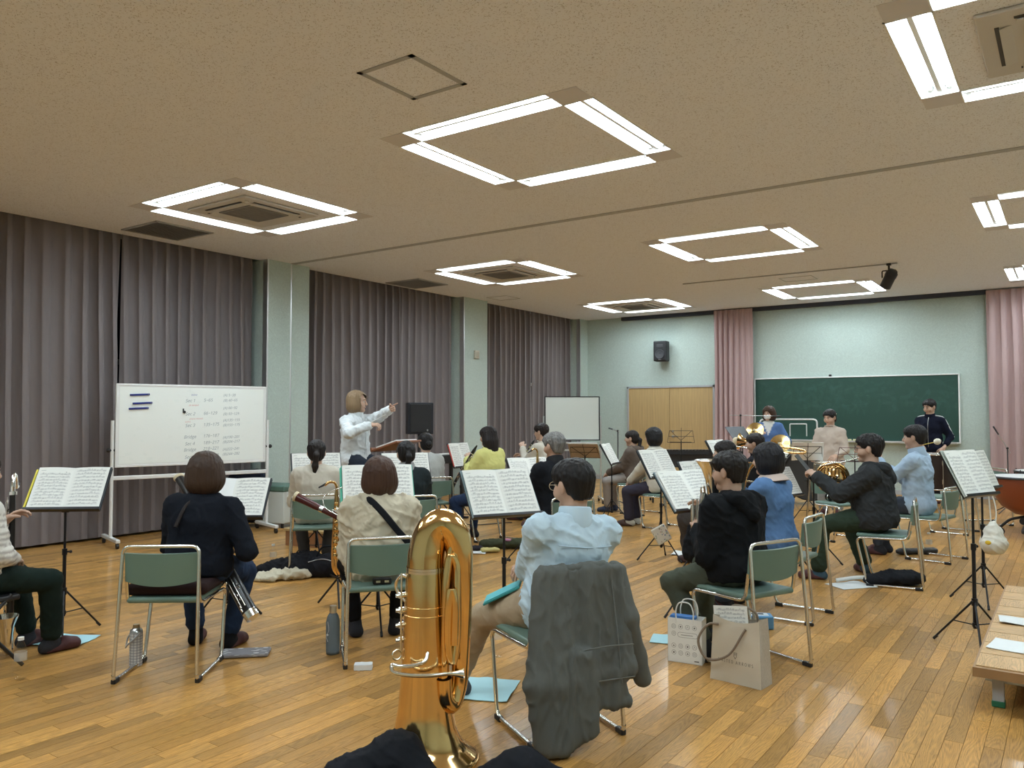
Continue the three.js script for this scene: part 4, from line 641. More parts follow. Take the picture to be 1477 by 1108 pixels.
person({ label: 'player with a black ponytail in a dark green-black cardigan, back turned', x: -5.05, z: -5.56, yaw: -126, seat: .43, top: 1.19, lean: 6, hair: 'tail', hairColor: lin(.010, .009, .01), pants: { color: lin(.02, .02, .025) }, topwear: { name: 'cardigan', color: lin(.018, .024, .026), loose: .022, collar: 1, collarColor: lin(.3, .3, .3) } });
person({ label: 'player with black hair in a pale grey top near the conductor', far: 1, x: -6.25, z: -7.22, yaw: -118, seat: .43, top: 1.22, lean: 5, hair: 'bun', hairColor: lin(.01, .009, .01), pants: { color: lin(.03, .03, .035) }, topwear: { color: lin(.52, .53, .52), loose: .02 } });
person({ label: 'clarinettist with long black hair in a bright yellow sweater', far: 0, x: -5.5, z: -7.5, yaw: -92, seat: .43, top: 1.30, lean: 6, handL: [.05, .92, .32], handR: [-.04, .76, .36], elL: [.35, -1, 0], footL: [-5.75, -7.25], hair: 'long', hairColor: lin(.014, .010, .010), pants: { color: lin(.02, .035, .08) }, topwear: { name: 'sweater', color: lin(.72, .70, .26), loose: .028 } });
person({ label: 'clarinettist in glasses and a cream sweatshirt', far: 1, x: -5.93, z: -9.28, yaw: -88, seat: .43, top: 1.315, lean: 4, handL: [.04, .98, .32], handR: [-.04, .86, .34], hair: 'short', fringe: 1, messy: .006, glasses: darkRim, pants: { color: lin(.03, .03, .04) }, topwear: { name: 'sweatshirt', color: lin(.62, .58, .50), loose: .02 } });
person({ label: 'saxophonist with grey hair in a black jacket, back turned', x: -3.84, z: -6.22, yaw: -118, seat: .43, top: 1.275, lean: 5, hs: 1.02, girth: 1.12, hy: 14, hair: 'short', messy: .006, hairColor: lin(.10, .10, .10), hairGrey: lin(.20, .20, .195), footL: [-.05, .40, .5], toeL: [.3, .35, 1], footR: [-4.25, -6.75], knL: [.7, .8, .3], pants: { color: lin(.035, .035, .033) }, shoes: lin(.09, .045, .04), socks: lin(.2, .22, .26), topwear: { name: 'jacket', color: lin(.008, .009, .012), loose: .024, collar: 1, collarColor: lin(.02, .02, .022) } });
// man in the light blue shirt, arms folded
person({ label: 'man in a light blue shirt and tan trousers sitting with folded arms', x: -2.03, z: -3.33, yaw: -119, seat: .43, top: 1.228, lean: -7, roll: -5, twist: 4, hs: 1.04, girth: 1.2, sw: .185, hy: 12, hp: 6, fine: 1, handL: [-.13, .70, .19], elL: [1, -.45, .15], handR: [.05, .69, .2], elR: [-1, -.5, .1], curlR: .7, fdL: [-1, .1, -.1], fdR: [.9, .2, -.25], footL: [-2.66, -3.33], knL: [.35, 1, .5], footR: [-2.55, -3.92], hair: 'short', messy: .004, hairColor: lin(.011, .010, .011), glasses: goldRim, pants: { color: lin(.40, .31, .21), flare: .02 }, shoes: lin(.05, .05, .055), socks: lin(.06, .065, .075), topwear: { name: 'shirt', color: lin(.56, .71, .82), collar: 1, loose: .019, hem: -.3, fold: .0085, extra: (top, k) => { mesh('yoke_seam', curve([k.at(.76, -.125, .15), k.at(.755, -.143, .07), k.at(.75, -.147, 0), k.at(.755, -.143, -.07), k.at(.76, -.125, -.15)], .003, 30, 5), cloth(lin(.48, .62, .73)), top); mesh('box_pleat', curve([k.at(.75, -.142, 0), k.at(.6, -.147, 0), k.at(.42, -.14, 0)], .006, 20, 5), cloth(lin(.56, .71, .82)), top); } } });
person({ label: 'seated player in a brown hoodie and light grey trousers', far: 1, x: -5.36, z: -10.84, yaw: -82, seat: .43, top: 1.20, lean: 3, hr: 0, handL: [.08, .58, .36], handR: [-.08, .58, .36], hair: 'tail', fringe: 1, hairColor: lin(.014, .011, .011), pants: { color: lin(.30, .27, .25), flare: .028 }, socks: lin(.05, .06, .1), shoes: lin(.03, .04, .07), topwear: { name: 'hoodie', color: lin(.13, .10, .082), hood: 1, loose: .026 } });
person({ label: 'seated player with a black bob in a cream sweater and dark purple trousers', x: -4.42, z: -9.64, far: 1, yaw: -88, seat: .43, top: 1.262, lean: 7, handL: [.07, .56, .38], handR: [-.07, .56, .38], hair: 'bob', fringe: 1, hairColor: lin(.010, .010, .012), pants: { color: lin(.045, .042, .065), flare: .032 }, socks: lin(.5, .48, .42), shoes: lin(.10, .06, .05), topwear: { name: 'sweater', color: lin(.58, .55, .47), loose: .022 } });
person({ label: 'player with tied-back dark hair in a beige blouse and long brown skirt', x: -2.70, z: -7.44, yaw: -85, seat: .43, top: 1.19, lean: 3, far: 0, handL: [.1, .9, .3], handR: [-.1, .8, .32], hair: 'tail', hairColor: lin(.012, .01, .01), footL: [-3.02, -7.52], skirt: lin(.06, .05, .045), shoes: lin(.07, .04, .04), socks: lin(.02, .02, .02), topwear: { name: 'blouse', color: lin(.55, .47, .37), loose: .022 } });
person({ label: 'trombonist with short dark hair seated before the cymbals', far: 1, x: -3.0, z: -9.25, yaw: -84, seat: .43, top: 1.22, lean: 3, handL: [.1, 1.0, .3], handR: [-.12, .96, .42], hair: 'short', fringe: 1, hairColor: lin(.013, .01, .01), pants: { color: lin(.03, .03, .035) }, topwear: { color: lin(.02, .02, .025), loose: .018 } });
person({ label: 'euphonium player in a black hoodie and olive trousers', x: -1.67, z: -4.76, yaw: -112, seat: .43, top: 1.215, lean: 7, hs: 1.02, girth: 1.08, sw: .172, hy: 12, hair: 'short', messy: .005, hairColor: lin(.013, .011, .011), fine: 1, handL: [.1, .74, .22], elL: [.35, -1, -.35], handR: [-.1, .82, .3], footL: [-1.86, -4.68], footR: [-1.98, -5.02], knL: [.1, 1, .6], knR: [-.05, 1, .6], pants: { color: lin(.075, .085, .062), flare: .028 }, shoes: lin(.03, .025, .025), topwear: { name: 'hoodie', color: lin(.009, .010, .012), hood: 1, loose: .028, hem: -.16, fold: .007 } });
person({ label: 'player with a black bob in a blue blouse with puffed sleeves and pale collar', x: -1.82, z: -5.99, yaw: -96, seat: .43, top: 1.222, lean: 6, hs: .98, hair: 'bob', hairColor: lin(.008, .008, .011), handL: [.1, .9, .28], handR: [-.1, .85, .3], pants: { color: lin(.05, .08, .15), flare: .05 }, topwear: { name: 'blouse', color: lin(.10, .19, .36), loose: .026, puff: 1, hem: -.34, fold: .008, extra: (top, k) => mesh('round_collar', (() => { const q = lathe([[.058, .04], [.085, .022], [.112, -.012], [.114, -.022], [.084, .01], [.056, .03]], 30); q.scale(1.1, 1, 1.05); q.rotateX(.1); q.translate(k.nb.x, k.nb.y + .012, k.nb.z - .015); return q; })(), cloth(lin(.62, .50, .44)), top) } });
person({ label: 'horn player in glasses, charcoal hoodie and dark green trousers', x: -1.44, z: -7.58, yaw: -86, seat: .43, top: 1.268, lean: 4, hs: 1.06, girth: 1.38, sw: .19, hp: 2, hair: 'short', messy: .006, hairColor: lin(.012, .011, .012), glasses: darkRim, fine: 1, handL: [.14, .90, .45], elL: [.35, -1, .05], curlL: .8, handR: [-.14, .84, .36], footL: [-1.88, -7.42], footR: [-1.60, -7.95], pants: { color: lin(.032, .05, .033), flare: .034 }, socks: lin(.05, .09, .12), topwear: { name: 'hoodie', color: lin(.036, .039, .042), hood: 1, loose: .03, hem: -.2, fold: .008 } });
person({ label: 'player with sideburns in a light blue shirt beside the horn player', x: -1.32, z: -9.12, yaw: -98, seat: .43, top: 1.33, lean: 2, hs: 1.06, girth: 1.1, hair: 'short', hairColor: lin(.011, .010, .011), handL: [.12, .98, .34], handR: [-.1, .9, .36], pants: { color: lin(.05, .06, .08) }, topwear: { name: 'shirt', color: lin(.42, .55, .70), collar: 1, loose: .02, hem: -.3, fold: .008 } });
// standing percussionists
person({ label: 'standing percussionist in a face mask and blue cardigan', far: 1, x: -4.03, z: -13.0, yaw: 12, top: 1.565, lean: 2, hs: .97, hy: -18, hair: 'bob', hairColor: lin(.055, .03, .02), mask: 1, handL: [.3, 1.05, .26], handR: [-.12, 1.12, .3], pants: { color: lin(.05, .05, .06) }, topwear: { name: 'cardigan', loose: .02, paint: ({ at, front, lat }) => { const c = at(1, 0); return (x, y, z) => { const u = Math.abs((x - c.x) * lat.x + (z - c.z) * lat.z), f = (x - c.x) * front.x + (z - c.z) * front.z; return f > 0 && u < .085 - (c.y - y) * .42 ? [.8, .8, .78] : [.11, .20, .42]; }; } } });
person({ label: 'standing percussionist in a loose pale beige blouse, looking down', far: 1, x: -2.93, z: -12.34, yaw: -4, top: 1.51, lean: 2, hs: .97, hp: 15, hy: -12, hair: 'bun', hairColor: lin(.012, .010, .011), handL: [.16, .86, .26], handR: [-.18, .86, .26], elL: [.4, -1, -.2], elR: [-.4, -1, -.2], pants: { color: lin(.30, .33, .36), flare: .05 }, topwear: { name: 'blouse', color: lin(.56, .47, .40), loose: .014, hem: -.25, fold: .009 }, extra: (t, k) => mesh('hair_clip', k.onHead(sph(.018, .07, .04, -.06, .6, 1, 1)), cloth(lin(.8, .78, .7)), t) });
person({ label: 'tall standing percussionist in a navy track jacket with white shoulder stripes', far: 1, x: -1.95, z: -14.85, yaw: -8, top: 1.685, lean: 3, hs: 1.05, girth: 1.04, hp: 14, hy: -22, hair: 'short', messy: .005, hairColor: lin(.012, .010, .011), handL: [.22, .9, .12], handR: [-.06, .95, .36], curlR: .9, pants: { color: lin(.02, .02, .03) }, topwear: { name: 'track_jacket', color: lin(.010, .012, .026), collar: 1, cut: .6, loose: .018, extra: (top, k) => { for (const s of ['L', 'R']) mesh('white_stripe', curve([k.at(1.0, -.01, s === 'L' ? .06 : -.06).add(V(0, .022, 0)), k.sh[s].clone().add(V(s === 'L' ? .025 : -.025, .06, .0)), k.sh[s].clone().lerp(k.elbow[s], .5).add(V(s === 'L' ? .062 : -.062, 0, 0)), k.elbow[s].clone().add(V(s === 'L' ? .055 : -.055, 0, 0))], .009, 24, 5), cloth(lin(.8, .8, .8)), top); mesh('zipper', curve([k.at(1, .06), k.at(.8, .125), k.at(.4, .135), k.at(0, .13)], .005, 20, 5), M.steel, top); } } });
// ---------------------------------------------------------------- instruments
const brass = std(lin(.83, .56, .25), .13, 1), brassD = std(lin(.62, .38, .14), .2, 1), silver = std(lin(.86, .85, .82), .14, 1), ivory = std(lin(.72, .6, .4), .4), ebony = std(lin(.014, .013, .013), .3);
const aim = (o, p0, p1, spin = 0) => { o.position.set(...p0); const d = V(p1[0] - p0[0], p1[1] - p0[1], p1[2] - p0[2]).normalize(); o.quaternion.setFromUnitVectors(UPV, d).multiply(new THREE.Quaternion().setFromAxisAngle(UPV, spin)); return Math.hypot(p1[0] - p0[0], p1[1] - p0[1], p1[2] - p0[2]); };
function keys(t, mat, r, y0, y1, n, s = .011) { for (let i = 0; i < n; i++) { const y = y0 + (y1 - y0) * i / (n - 1), a = (i % 3 - 1) * .7, x = Math.sin(a) * (r + .006), z = Math.cos(a) * (r + .006); mesh('key', [place(new THREE.CylinderGeometry(s, s, .005, 12), x, y, z, Math.PI / 2 * Math.cos(a), 0, -Math.PI / 2 * Math.sin(a)), cyl([x * .9, y - .02, z], [x * .9, y + .025, z], .0025, .0025, 6)], mat, t); } for (const k of [-1, 1]) mesh('key_rod', cyl([k * .012, y0, r + .01], [k * .012, y1, r + .01], .003, .003, 6), mat, t); }
function bassoon(label, p0, p1, mat, spin) {
  const t = thing('bassoon', label, 'bassoon', [0, 0, 0], 0, 'bassoons'), L = aim(t, p0, p1, spin);
  mesh('boot_joint', [place(new THREE.CylinderGeometry(.03, .034, L * .42, 20).scale(1.35, 1, .9), 0, L * .22, 0)], mat, t); mesh('boot_cap', place(new THREE.CylinderGeometry(.034, .031, .045, 20).scale(1.35, 1, .95), 0, .0, 0), silver, t); mesh('boot_ring', place(new THREE.CylinderGeometry(.0335, .0335, .016, 20).scale(1.35, 1, .95), 0, L * .43, 0), silver, t);
  mesh('long_joint', cyl([.016, L * .42, 0], [.016, L * .8, 0], .021, .019, 18), mat, t); mesh('wing_joint', cyl([-.02, L * .42, 0], [-.02, L * .68, 0], .019, .014, 16), mat, t);
  mesh('bell', [place(lathe([[.019, 0], [.024, L * .05], [.024, L * .12], [.028, L * .19], [.021, L * .19], [.017, L * .05]], 20), .016, L * .8, 0)], mat, t); mesh('bell_ring', place(lathe([[.029, 0], [.034, .006], [.034, .018], [.028, .022], [.022, .02], [.022, 0]], 22), .016, L * .985, 0), ivory, t); mesh('ferrule', cyl([.016, L * .79, 0], [.016, L * .815, 0], .0225, .0225, 16), silver, t);
  mesh('bocal', curve([[-.02, L * .68, 0], [-.022, L * .78, .01], [-.03, L * .82, .06], [-.05, L * .79, .12], [-.06, L * .74, .17]], .0035, 30, 6), silver, t);
  keys(t, silver, .034, .05, L * .72, 12);
  return t;
}
bassoon('black bassoon with silver keywork held across the dark-sweatered player\'s hip', [-3.95, .285, -3.02], [-4.76, 1.035, -3.05], ebony, .5);
bassoon('dark red bassoon with an ivory bell ring beside the beige-jacketed player', [-3.40, .50, -3.98], [-4.22, .917, -3.56], std(lin(.085, .018, .016), .25), 2.6);
{ // bass clarinet
  const t = thing('bass_clarinet', 'black bass clarinet with silver neck and upturned silver bell', 'clarinet', [-5.31, 0, -2.31], -.6);
  mesh('upper_joint', cyl([0, .55, 0], [0, .98, 0], .019, .017, 18), ebony, t); mesh('lower_joint', cyl([0, .15, 0], [0, .55, 0], .021, .019, 18), ebony, t); for (const y of [.15, .55, .97]) mesh('ring', cyl([0, y - .01, 0], [0, y + .01, 0], .0235, .0235, 18), silver, t);
  mesh('neck', curve([[0, .98, 0], [0, 1.03, 0], [-.015, 1.065, 0], [-.045, 1.075, 0], [-.07, 1.045, 0], [-.085, 1.01, 0], [-.115, 1.0, 0]], .014, 40, 12), silver, t); mesh('mouthpiece', cyl([-.115, 1.0, 0], [-.18, 1.015, 0], .014, .006, 12), M.black, t);
  mesh('bell', sweep([[0, .15, 0], [0, .08, 0], [.02, .035, 0], [.055, .035, 0], [.075, .08, 0], [.085, .17, 0], [.09, .25, 0]], [.021, .022, .024, .028, .033, .042, .066], 40, 20), silver, t); mesh('floor_peg', cyl([.03, .0, 0], [.03, .03, 0], .004), M.steel, t);
  keys(t, silver, .021, .2, .92, 14, .012);
}
function clarinet(label, p0, p1, r = .0145) { const t = thing('clarinet', label, 'clarinet', [0, 0, 0], 0, 'clarinets'), L = aim(t, p0, p1, .4); mesh('bell', lathe([[r * 2.3, 0], [r * 1.7, .03], [r * 1.15, .1], [r, .12], [r * .8, .1], [r * 1.9, .01]], 20), ebony, t); mesh('lower_joint', cyl([0, .11, 0], [0, L * .48, 0], r, r, 14), ebony, t); mesh('upper_joint', cyl([0, L * .48, 0], [0, L * .82, 0], r, r, 14), ebony, t); mesh('barrel', cyl([0, L * .82, 0], [0, L * .9, 0], r * 1.15, r * 1.05, 14), ebony, t); mesh('mouthpiece', cyl([0, L * .9, 0], [0, L, 0], r, r * .4, 12), M.blackGloss, t); for (const y of [.12, L * .48, L * .82]) mesh('ring', cyl([0, y - .005, 0], [0, y + .005, 0], r * 1.15, r * 1.15, 14), silver, t); keys(t, silver, r, .16, L * .78, 9, .008); return t; }
clarinet('long black clarinet with a silver neck held by the yellow-sweatered player', [-5.98, .56, -7.32], [-5.66, 1.09, -7.42], .018);
clarinet('black clarinet played by the man in the cream sweatshirt', [-6.28, .74, -9.16], [-6.06, 1.10, -9.24]);
{ // saxophones
  const sax = (label, pos, yaw, s) => {
    const t = thing('saxophone', label, 'saxophone', pos, yaw, 'saxophones'); t.scale.setScalar(s);
    mesh('body_tube', sweep([[0, .72, 0], [0, .4, 0], [0, .14, 0], [.012, .07, 0], [.05, .035, 0], [.09, .06, 0], [.108, .13, 0], [.118, .25, 0], [.13, .36, .0], [.15, .42, 0]], [.013, .022, .032, .035, .038, .042, .046, .052, .062, .085], 60, 22), brass, t);
    mesh('neck', curve([[0, .72, 0], [0, .76, 0], [-.02, .795, 0], [-.06, .80, 0], [-.1, .775, 0]], .011, 30, 10), brass, t); mesh('mouthpiece', cyl([-.09, .785, 0], [-.15, .755, 0], .011, .006, 10), M.black, t);
    for (let i = 0; i < 9; i++) mesh('key_cup', place(lathe([[0, .01], [.014 + i * .0015, .008], [.015 + i * .0015, 0], [0, 0]], 16), -.005, .62 - i * .055, .028 + i * .001, Math.PI / 2, 0, 0), brass, t);
    for (const x of [-.016, .016]) mesh('key_rod', cyl([x, .14, .036], [x, .68, .03], .003, .003, 6), brassD, t); mesh('bell_rim', place(new THREE.TorusGeometry(.085, .004, 8, 30), .151, .423, 0, Math.PI / 2, -.25, 0), brass, t); return t;
  };
  sax('gold tenor saxophone standing between the two seated bassoon rows', [-4.655, .21, -4.33], .9, .9);
  sax('gold alto saxophone held by the grey-haired player', [-4.12, .55, -6.33], 1.2, .72);
  const st = thing('saxophone_stand', 'black folding stand carrying the tenor saxophone', 'stand', [-4.635, 0, -4.33], .9); for (let k = 0; k < 3; k++) { const a = k * 2.094; mesh('leg', cyl([0, .2, 0], [Math.sin(a) * .16, .008, Math.cos(a) * .16], .008), M.black, st); } mesh('cradle', wire([[-.06, .24, .05], [0, .2, 0], [.06, .24, .05]], .007, .02), M.black, st); mesh('post', cyl([0, .2, 0], [-.03, .52, -.05], .007), M.black, st);
}
{ // tuba on its bell, local x to the hall's middle
  const t = thing('tuba', 'large lacquered brass tuba standing upside down on its bell', 'tuba', [-2.27, 0, -2.62], 34.86 * D);
  mesh('bell', place(lathe([[.222, .004], [.226, .012], [.215, .026], [.18, .05], [.15, .085], [.128, .14], [.114, .22], [.104, .34], [.097, .48], [.09, .62], [.084, .76], [.08, .80], [.078, .80], [.09, .5], [.12, .13], [.17, .045], [.214, .014]], 48), 0, 0, 0), brass, t);
  mesh('bell_rim', place(new THREE.TorusGeometry(.222, .007, 10, 60), 0, .009, 0, Math.PI / 2, 0, 0), brass, t);
  mesh('top_bow', sweep([[0, .79, 0], [.004, .87, 0], [.025, .95, 0], [.07, .985, 0], [.115, .955, 0], [.14, .88, 0], [.147, .78, 0]], [.08, .078, .073, .067, .062, .057, .053], 50, 28), brass, t);
  mesh('outer_branch', sweep([[.147, .79, 0], [.15, .6, 0], [.148, .4, 0], [.14, .3, .0], [.115, .235, .03], [.09, .27, .06], [.085, .36, .07]], [.053, .048, .042, .038, .035, .033, .031], 60, 20), brass, t);
  mesh('inner_branch', curve([[.085, .36, .07], [.09, .6, .075], [.095, .78, .07], [.11, .86, .06], [.13, .83, .055], [.137, .72, .06], [.135, .5, .07], [.12, .42, .08], [.105, .47, .085], [.105, .66, .09], [.115, .73, .088], [.127, .68, .085], [.127, .5, .085]], .017, 120, 12), brass, t);
  mesh('tuning_slide', curve([[.1, .46, .05], [.1, .84, .045], [.118, .9, .04], [.135, .84, .045], [.135, .46, .05]], .014, 60, 10), brass, t);
  for (let k = 0; k < 2; k++) mesh('bow_guard', place(new THREE.TorusGeometry(.0795 - k * .003, .0035, 8, 40), 0, .61 + k * .035, 0, Math.PI / 2, 0, 0).scale(1.14 - k * .01, 1, 1.14), brass, t);
  for (const y of [.79, .8]) mesh('ferrule', place(new THREE.CylinderGeometry(.0825, .0825, .012, 36, 1, true), 0, y, 0), silver, t);
  for (let i = 0; i < 4; i++) { const x = -.115 - .012 * i, y = .50 + i * .062; const v = mesh('valve', cyl([-.075, y, .0], [-.112, y, .015], .013, .013, 14), silver, t); mesh('valve_cap', cyl([-.112, y, .015], [-.124, y, .02], .009, .008, 12), silver, v); }
  mesh('thumb_ring', place(new THREE.TorusGeometry(.02, .004, 8, 24), -.118, .44, .02, 0, .5, 0), silver, t);
  mesh('valve_tubing', curve([[-.08, .66, .02], [-.12, .70, .0], [-.125, .74, .0], [-.1, .77, .01], [-.075, .765, .02]], .007, 30, 8), silver, t); mesh('linkage', cyl([-.1, .46, .03], [-.1, .78, .02], .004), silver, t);
  mesh('leadpipe', curve([[.02, .47, .095], [.012, .445, .115], [-.03, .43, .125], [-.09, .425, .125], [-.125, .425, .11], [-.12, .405, .125], [-.06, .395, .14], [.03, .395, .145], [.1, .4, .14]], .0085, 70, 10), silver, t);
  mesh('mouthpiece', place(lathe([[.0065, 0], [.0085, .03], [.013, .05], [.02, .066], [.0225, .076], [.0195, .077], [.012, .055], [.004, .04]], 24), .095, .4, .14, 0, 0, -Math.PI / 2), silver, t);
}
function euphonium(label, pos, yaw, mat) {
  const t = thing('euphonium', label, 'euphonium', pos, yaw, 'euphoniums held by the low brass');
  mesh('bell', lathe([[.026, .0], [.03, .14], [.037, .26], [.05, .36], [.075, .43], [.108, .475], [.115, .48], [.105, .482], [.07, .44], [.045, .36], [.03, .2]], 36), mat, t); mesh('bell_rim', place(new THREE.TorusGeometry(.112, .005, 8, 44), 0, .48, 0, Math.PI / 2, 0, 0), mat, t);
  mesh('bottom_bow', sweep([[0, .02, 0], [.005, -.06, 0], [.05, -.1, 0], [.1, -.06, 0], [.105, .05, 0], [.1, .2, 0], [.085, .28, 0]], [.027, .033, .034, .033, .03, .025, .021], 44, 18), mat, t);
  mesh('branch', curve([[.085, .28, 0], [.07, .32, .02], [.05, .3, .045], [.045, .15, .05], [.05, .02, .05], [.075, -.01, .05], [.1, .05, .045]], .013, 60, 10), mat, t);
  for (let i = 0; i < 3; i++) mesh('valve', [cyl([.02 + i * .036, .02, .085], [.02 + i * .036, .2, .085], .015, .015, 14), cyl([.02 + i * .036, .2, .085], [.02 + i * .036, .235, .085], .005, .005, 8), cyl([.02 + i * .036, .235, .085], [.02 + i * .036, .24, .085], .011, .011, 12)], mat, t);
  mesh('leadpipe', curve([[.02, .1, .08], [-.03, .2, .085], [-.05, .3, .06], [-.05, .34, .0], [-.06, .34, -.09]], .007, 40, 8), silver, t); mesh('mouthpiece', cyl([-.06, .34, -.085], [-.062, .342, -.14], .006, .014, 14), silver, t);
  return t;
}
{ const a = euphonium('silver euphonium with wide upright bell held by the black-hooded player', [-1.86, .68, -4.87], -112 * D, silver); a.rotation.z = 0; const b = euphonium('golden euphonium held by the blue-bloused player', [-2.12, .60, -6.06], -96 * D, brass); b.rotation.z = .12; }
{ // horn
  const t = thing('french_horn', 'brass French horn held up by the player in the charcoal hoodie', 'horn', [-1.80, .88, -7.60], 10 * D);
  const C = []; for (let i = 0; i <= 90; i++) { const a = i / 90 * 4 * Math.PI + .6, r = .135 - i * .0004; C.push([Math.cos(a) * r, Math.sin(a) * r, .012 * Math.sin(i * .14)]); } mesh('coil', curve(C, .011, 160, 10), brassD, t);
  mesh('bell', place(lathe([[.015, 0], [.02, .08], [.032, .16], [.06, .21], [.11, .245], [.15, .255], [.145, .258], [.1, .25], [.05, .21], [.02, .1]], 36), .06, -.06, -.0, -Math.PI / 2 + .15, 0, .25), brass, t);
  for (let i = 0; i < 4; i++) mesh('rotary_valve', cyl([-.05 + i * .036, .02 - i * .012, -.02], [-.05 + i * .036, .02 - i * .012, .035], .016, .016, 14), brass, t);
  for (let i = 0; i < 4; i++) mesh('valve_slide', curve([[-.06 + i * .03, .01, .02], [-.05 + i * .03, .09, .03], [-.035 + i * .03, .1, .03], [-.028 + i * .03, .01, .025]], .006, 24, 8), brass, t);
  mesh('leadpipe', curve([[-.1, .1, .01], [-.0, .13, .04], [.12, .15, .02], [.235, .185, .0]], .006, 40, 8), silver, t); mesh('mouthpiece', cyl([.235, .185, 0], [.275, .197, 0], .005, .012, 12), silver, t);
}
{ // trombone
  const t = thing('trombone', 'brass trombone with a white round mute beside the short-haired player', 'trombone', [-2.78, 1.03, -9.36], Math.PI / 2 + .1); t.rotation.order = 'YXZ'; t.rotation.x = .12;
  for (const k of [0, 1]) mesh('slide', cyl([0, -.02 - k * .0, -.75], [0, -.02, .1].map((v, i) => i === 0 ? k * .08 : v), .007, .007, 10), silver, t).geometry.translate(0, 0, 0);
  mesh('slide_crook', curve([[0, -.02, -.75], [.01, -.02, -.79], [.07, -.02, -.79], [.08, -.02, -.75]], .008, 20, 8), silver, t); mesh('bell', place(lathe([[.011, 0], [.014, .2], [.024, .36], [.05, .45], [.1, .5], [.097, .503], [.045, .455], [.02, .35]], 32), .12, .04, .0, -Math.PI / 2, 0, 0), brass, t); mesh('tuning_bow', curve([[.12, .04, 0], [.12, .04, .2], [.1, .03, .26], [.05, .01, .26], [.03, 0, .2], [.03, -.01, .05]], .012, 50, 10), brass, t); mesh('mute', place(sph(.045, 0, 0, 0), .12, .04, -.53), ivory, t);
}
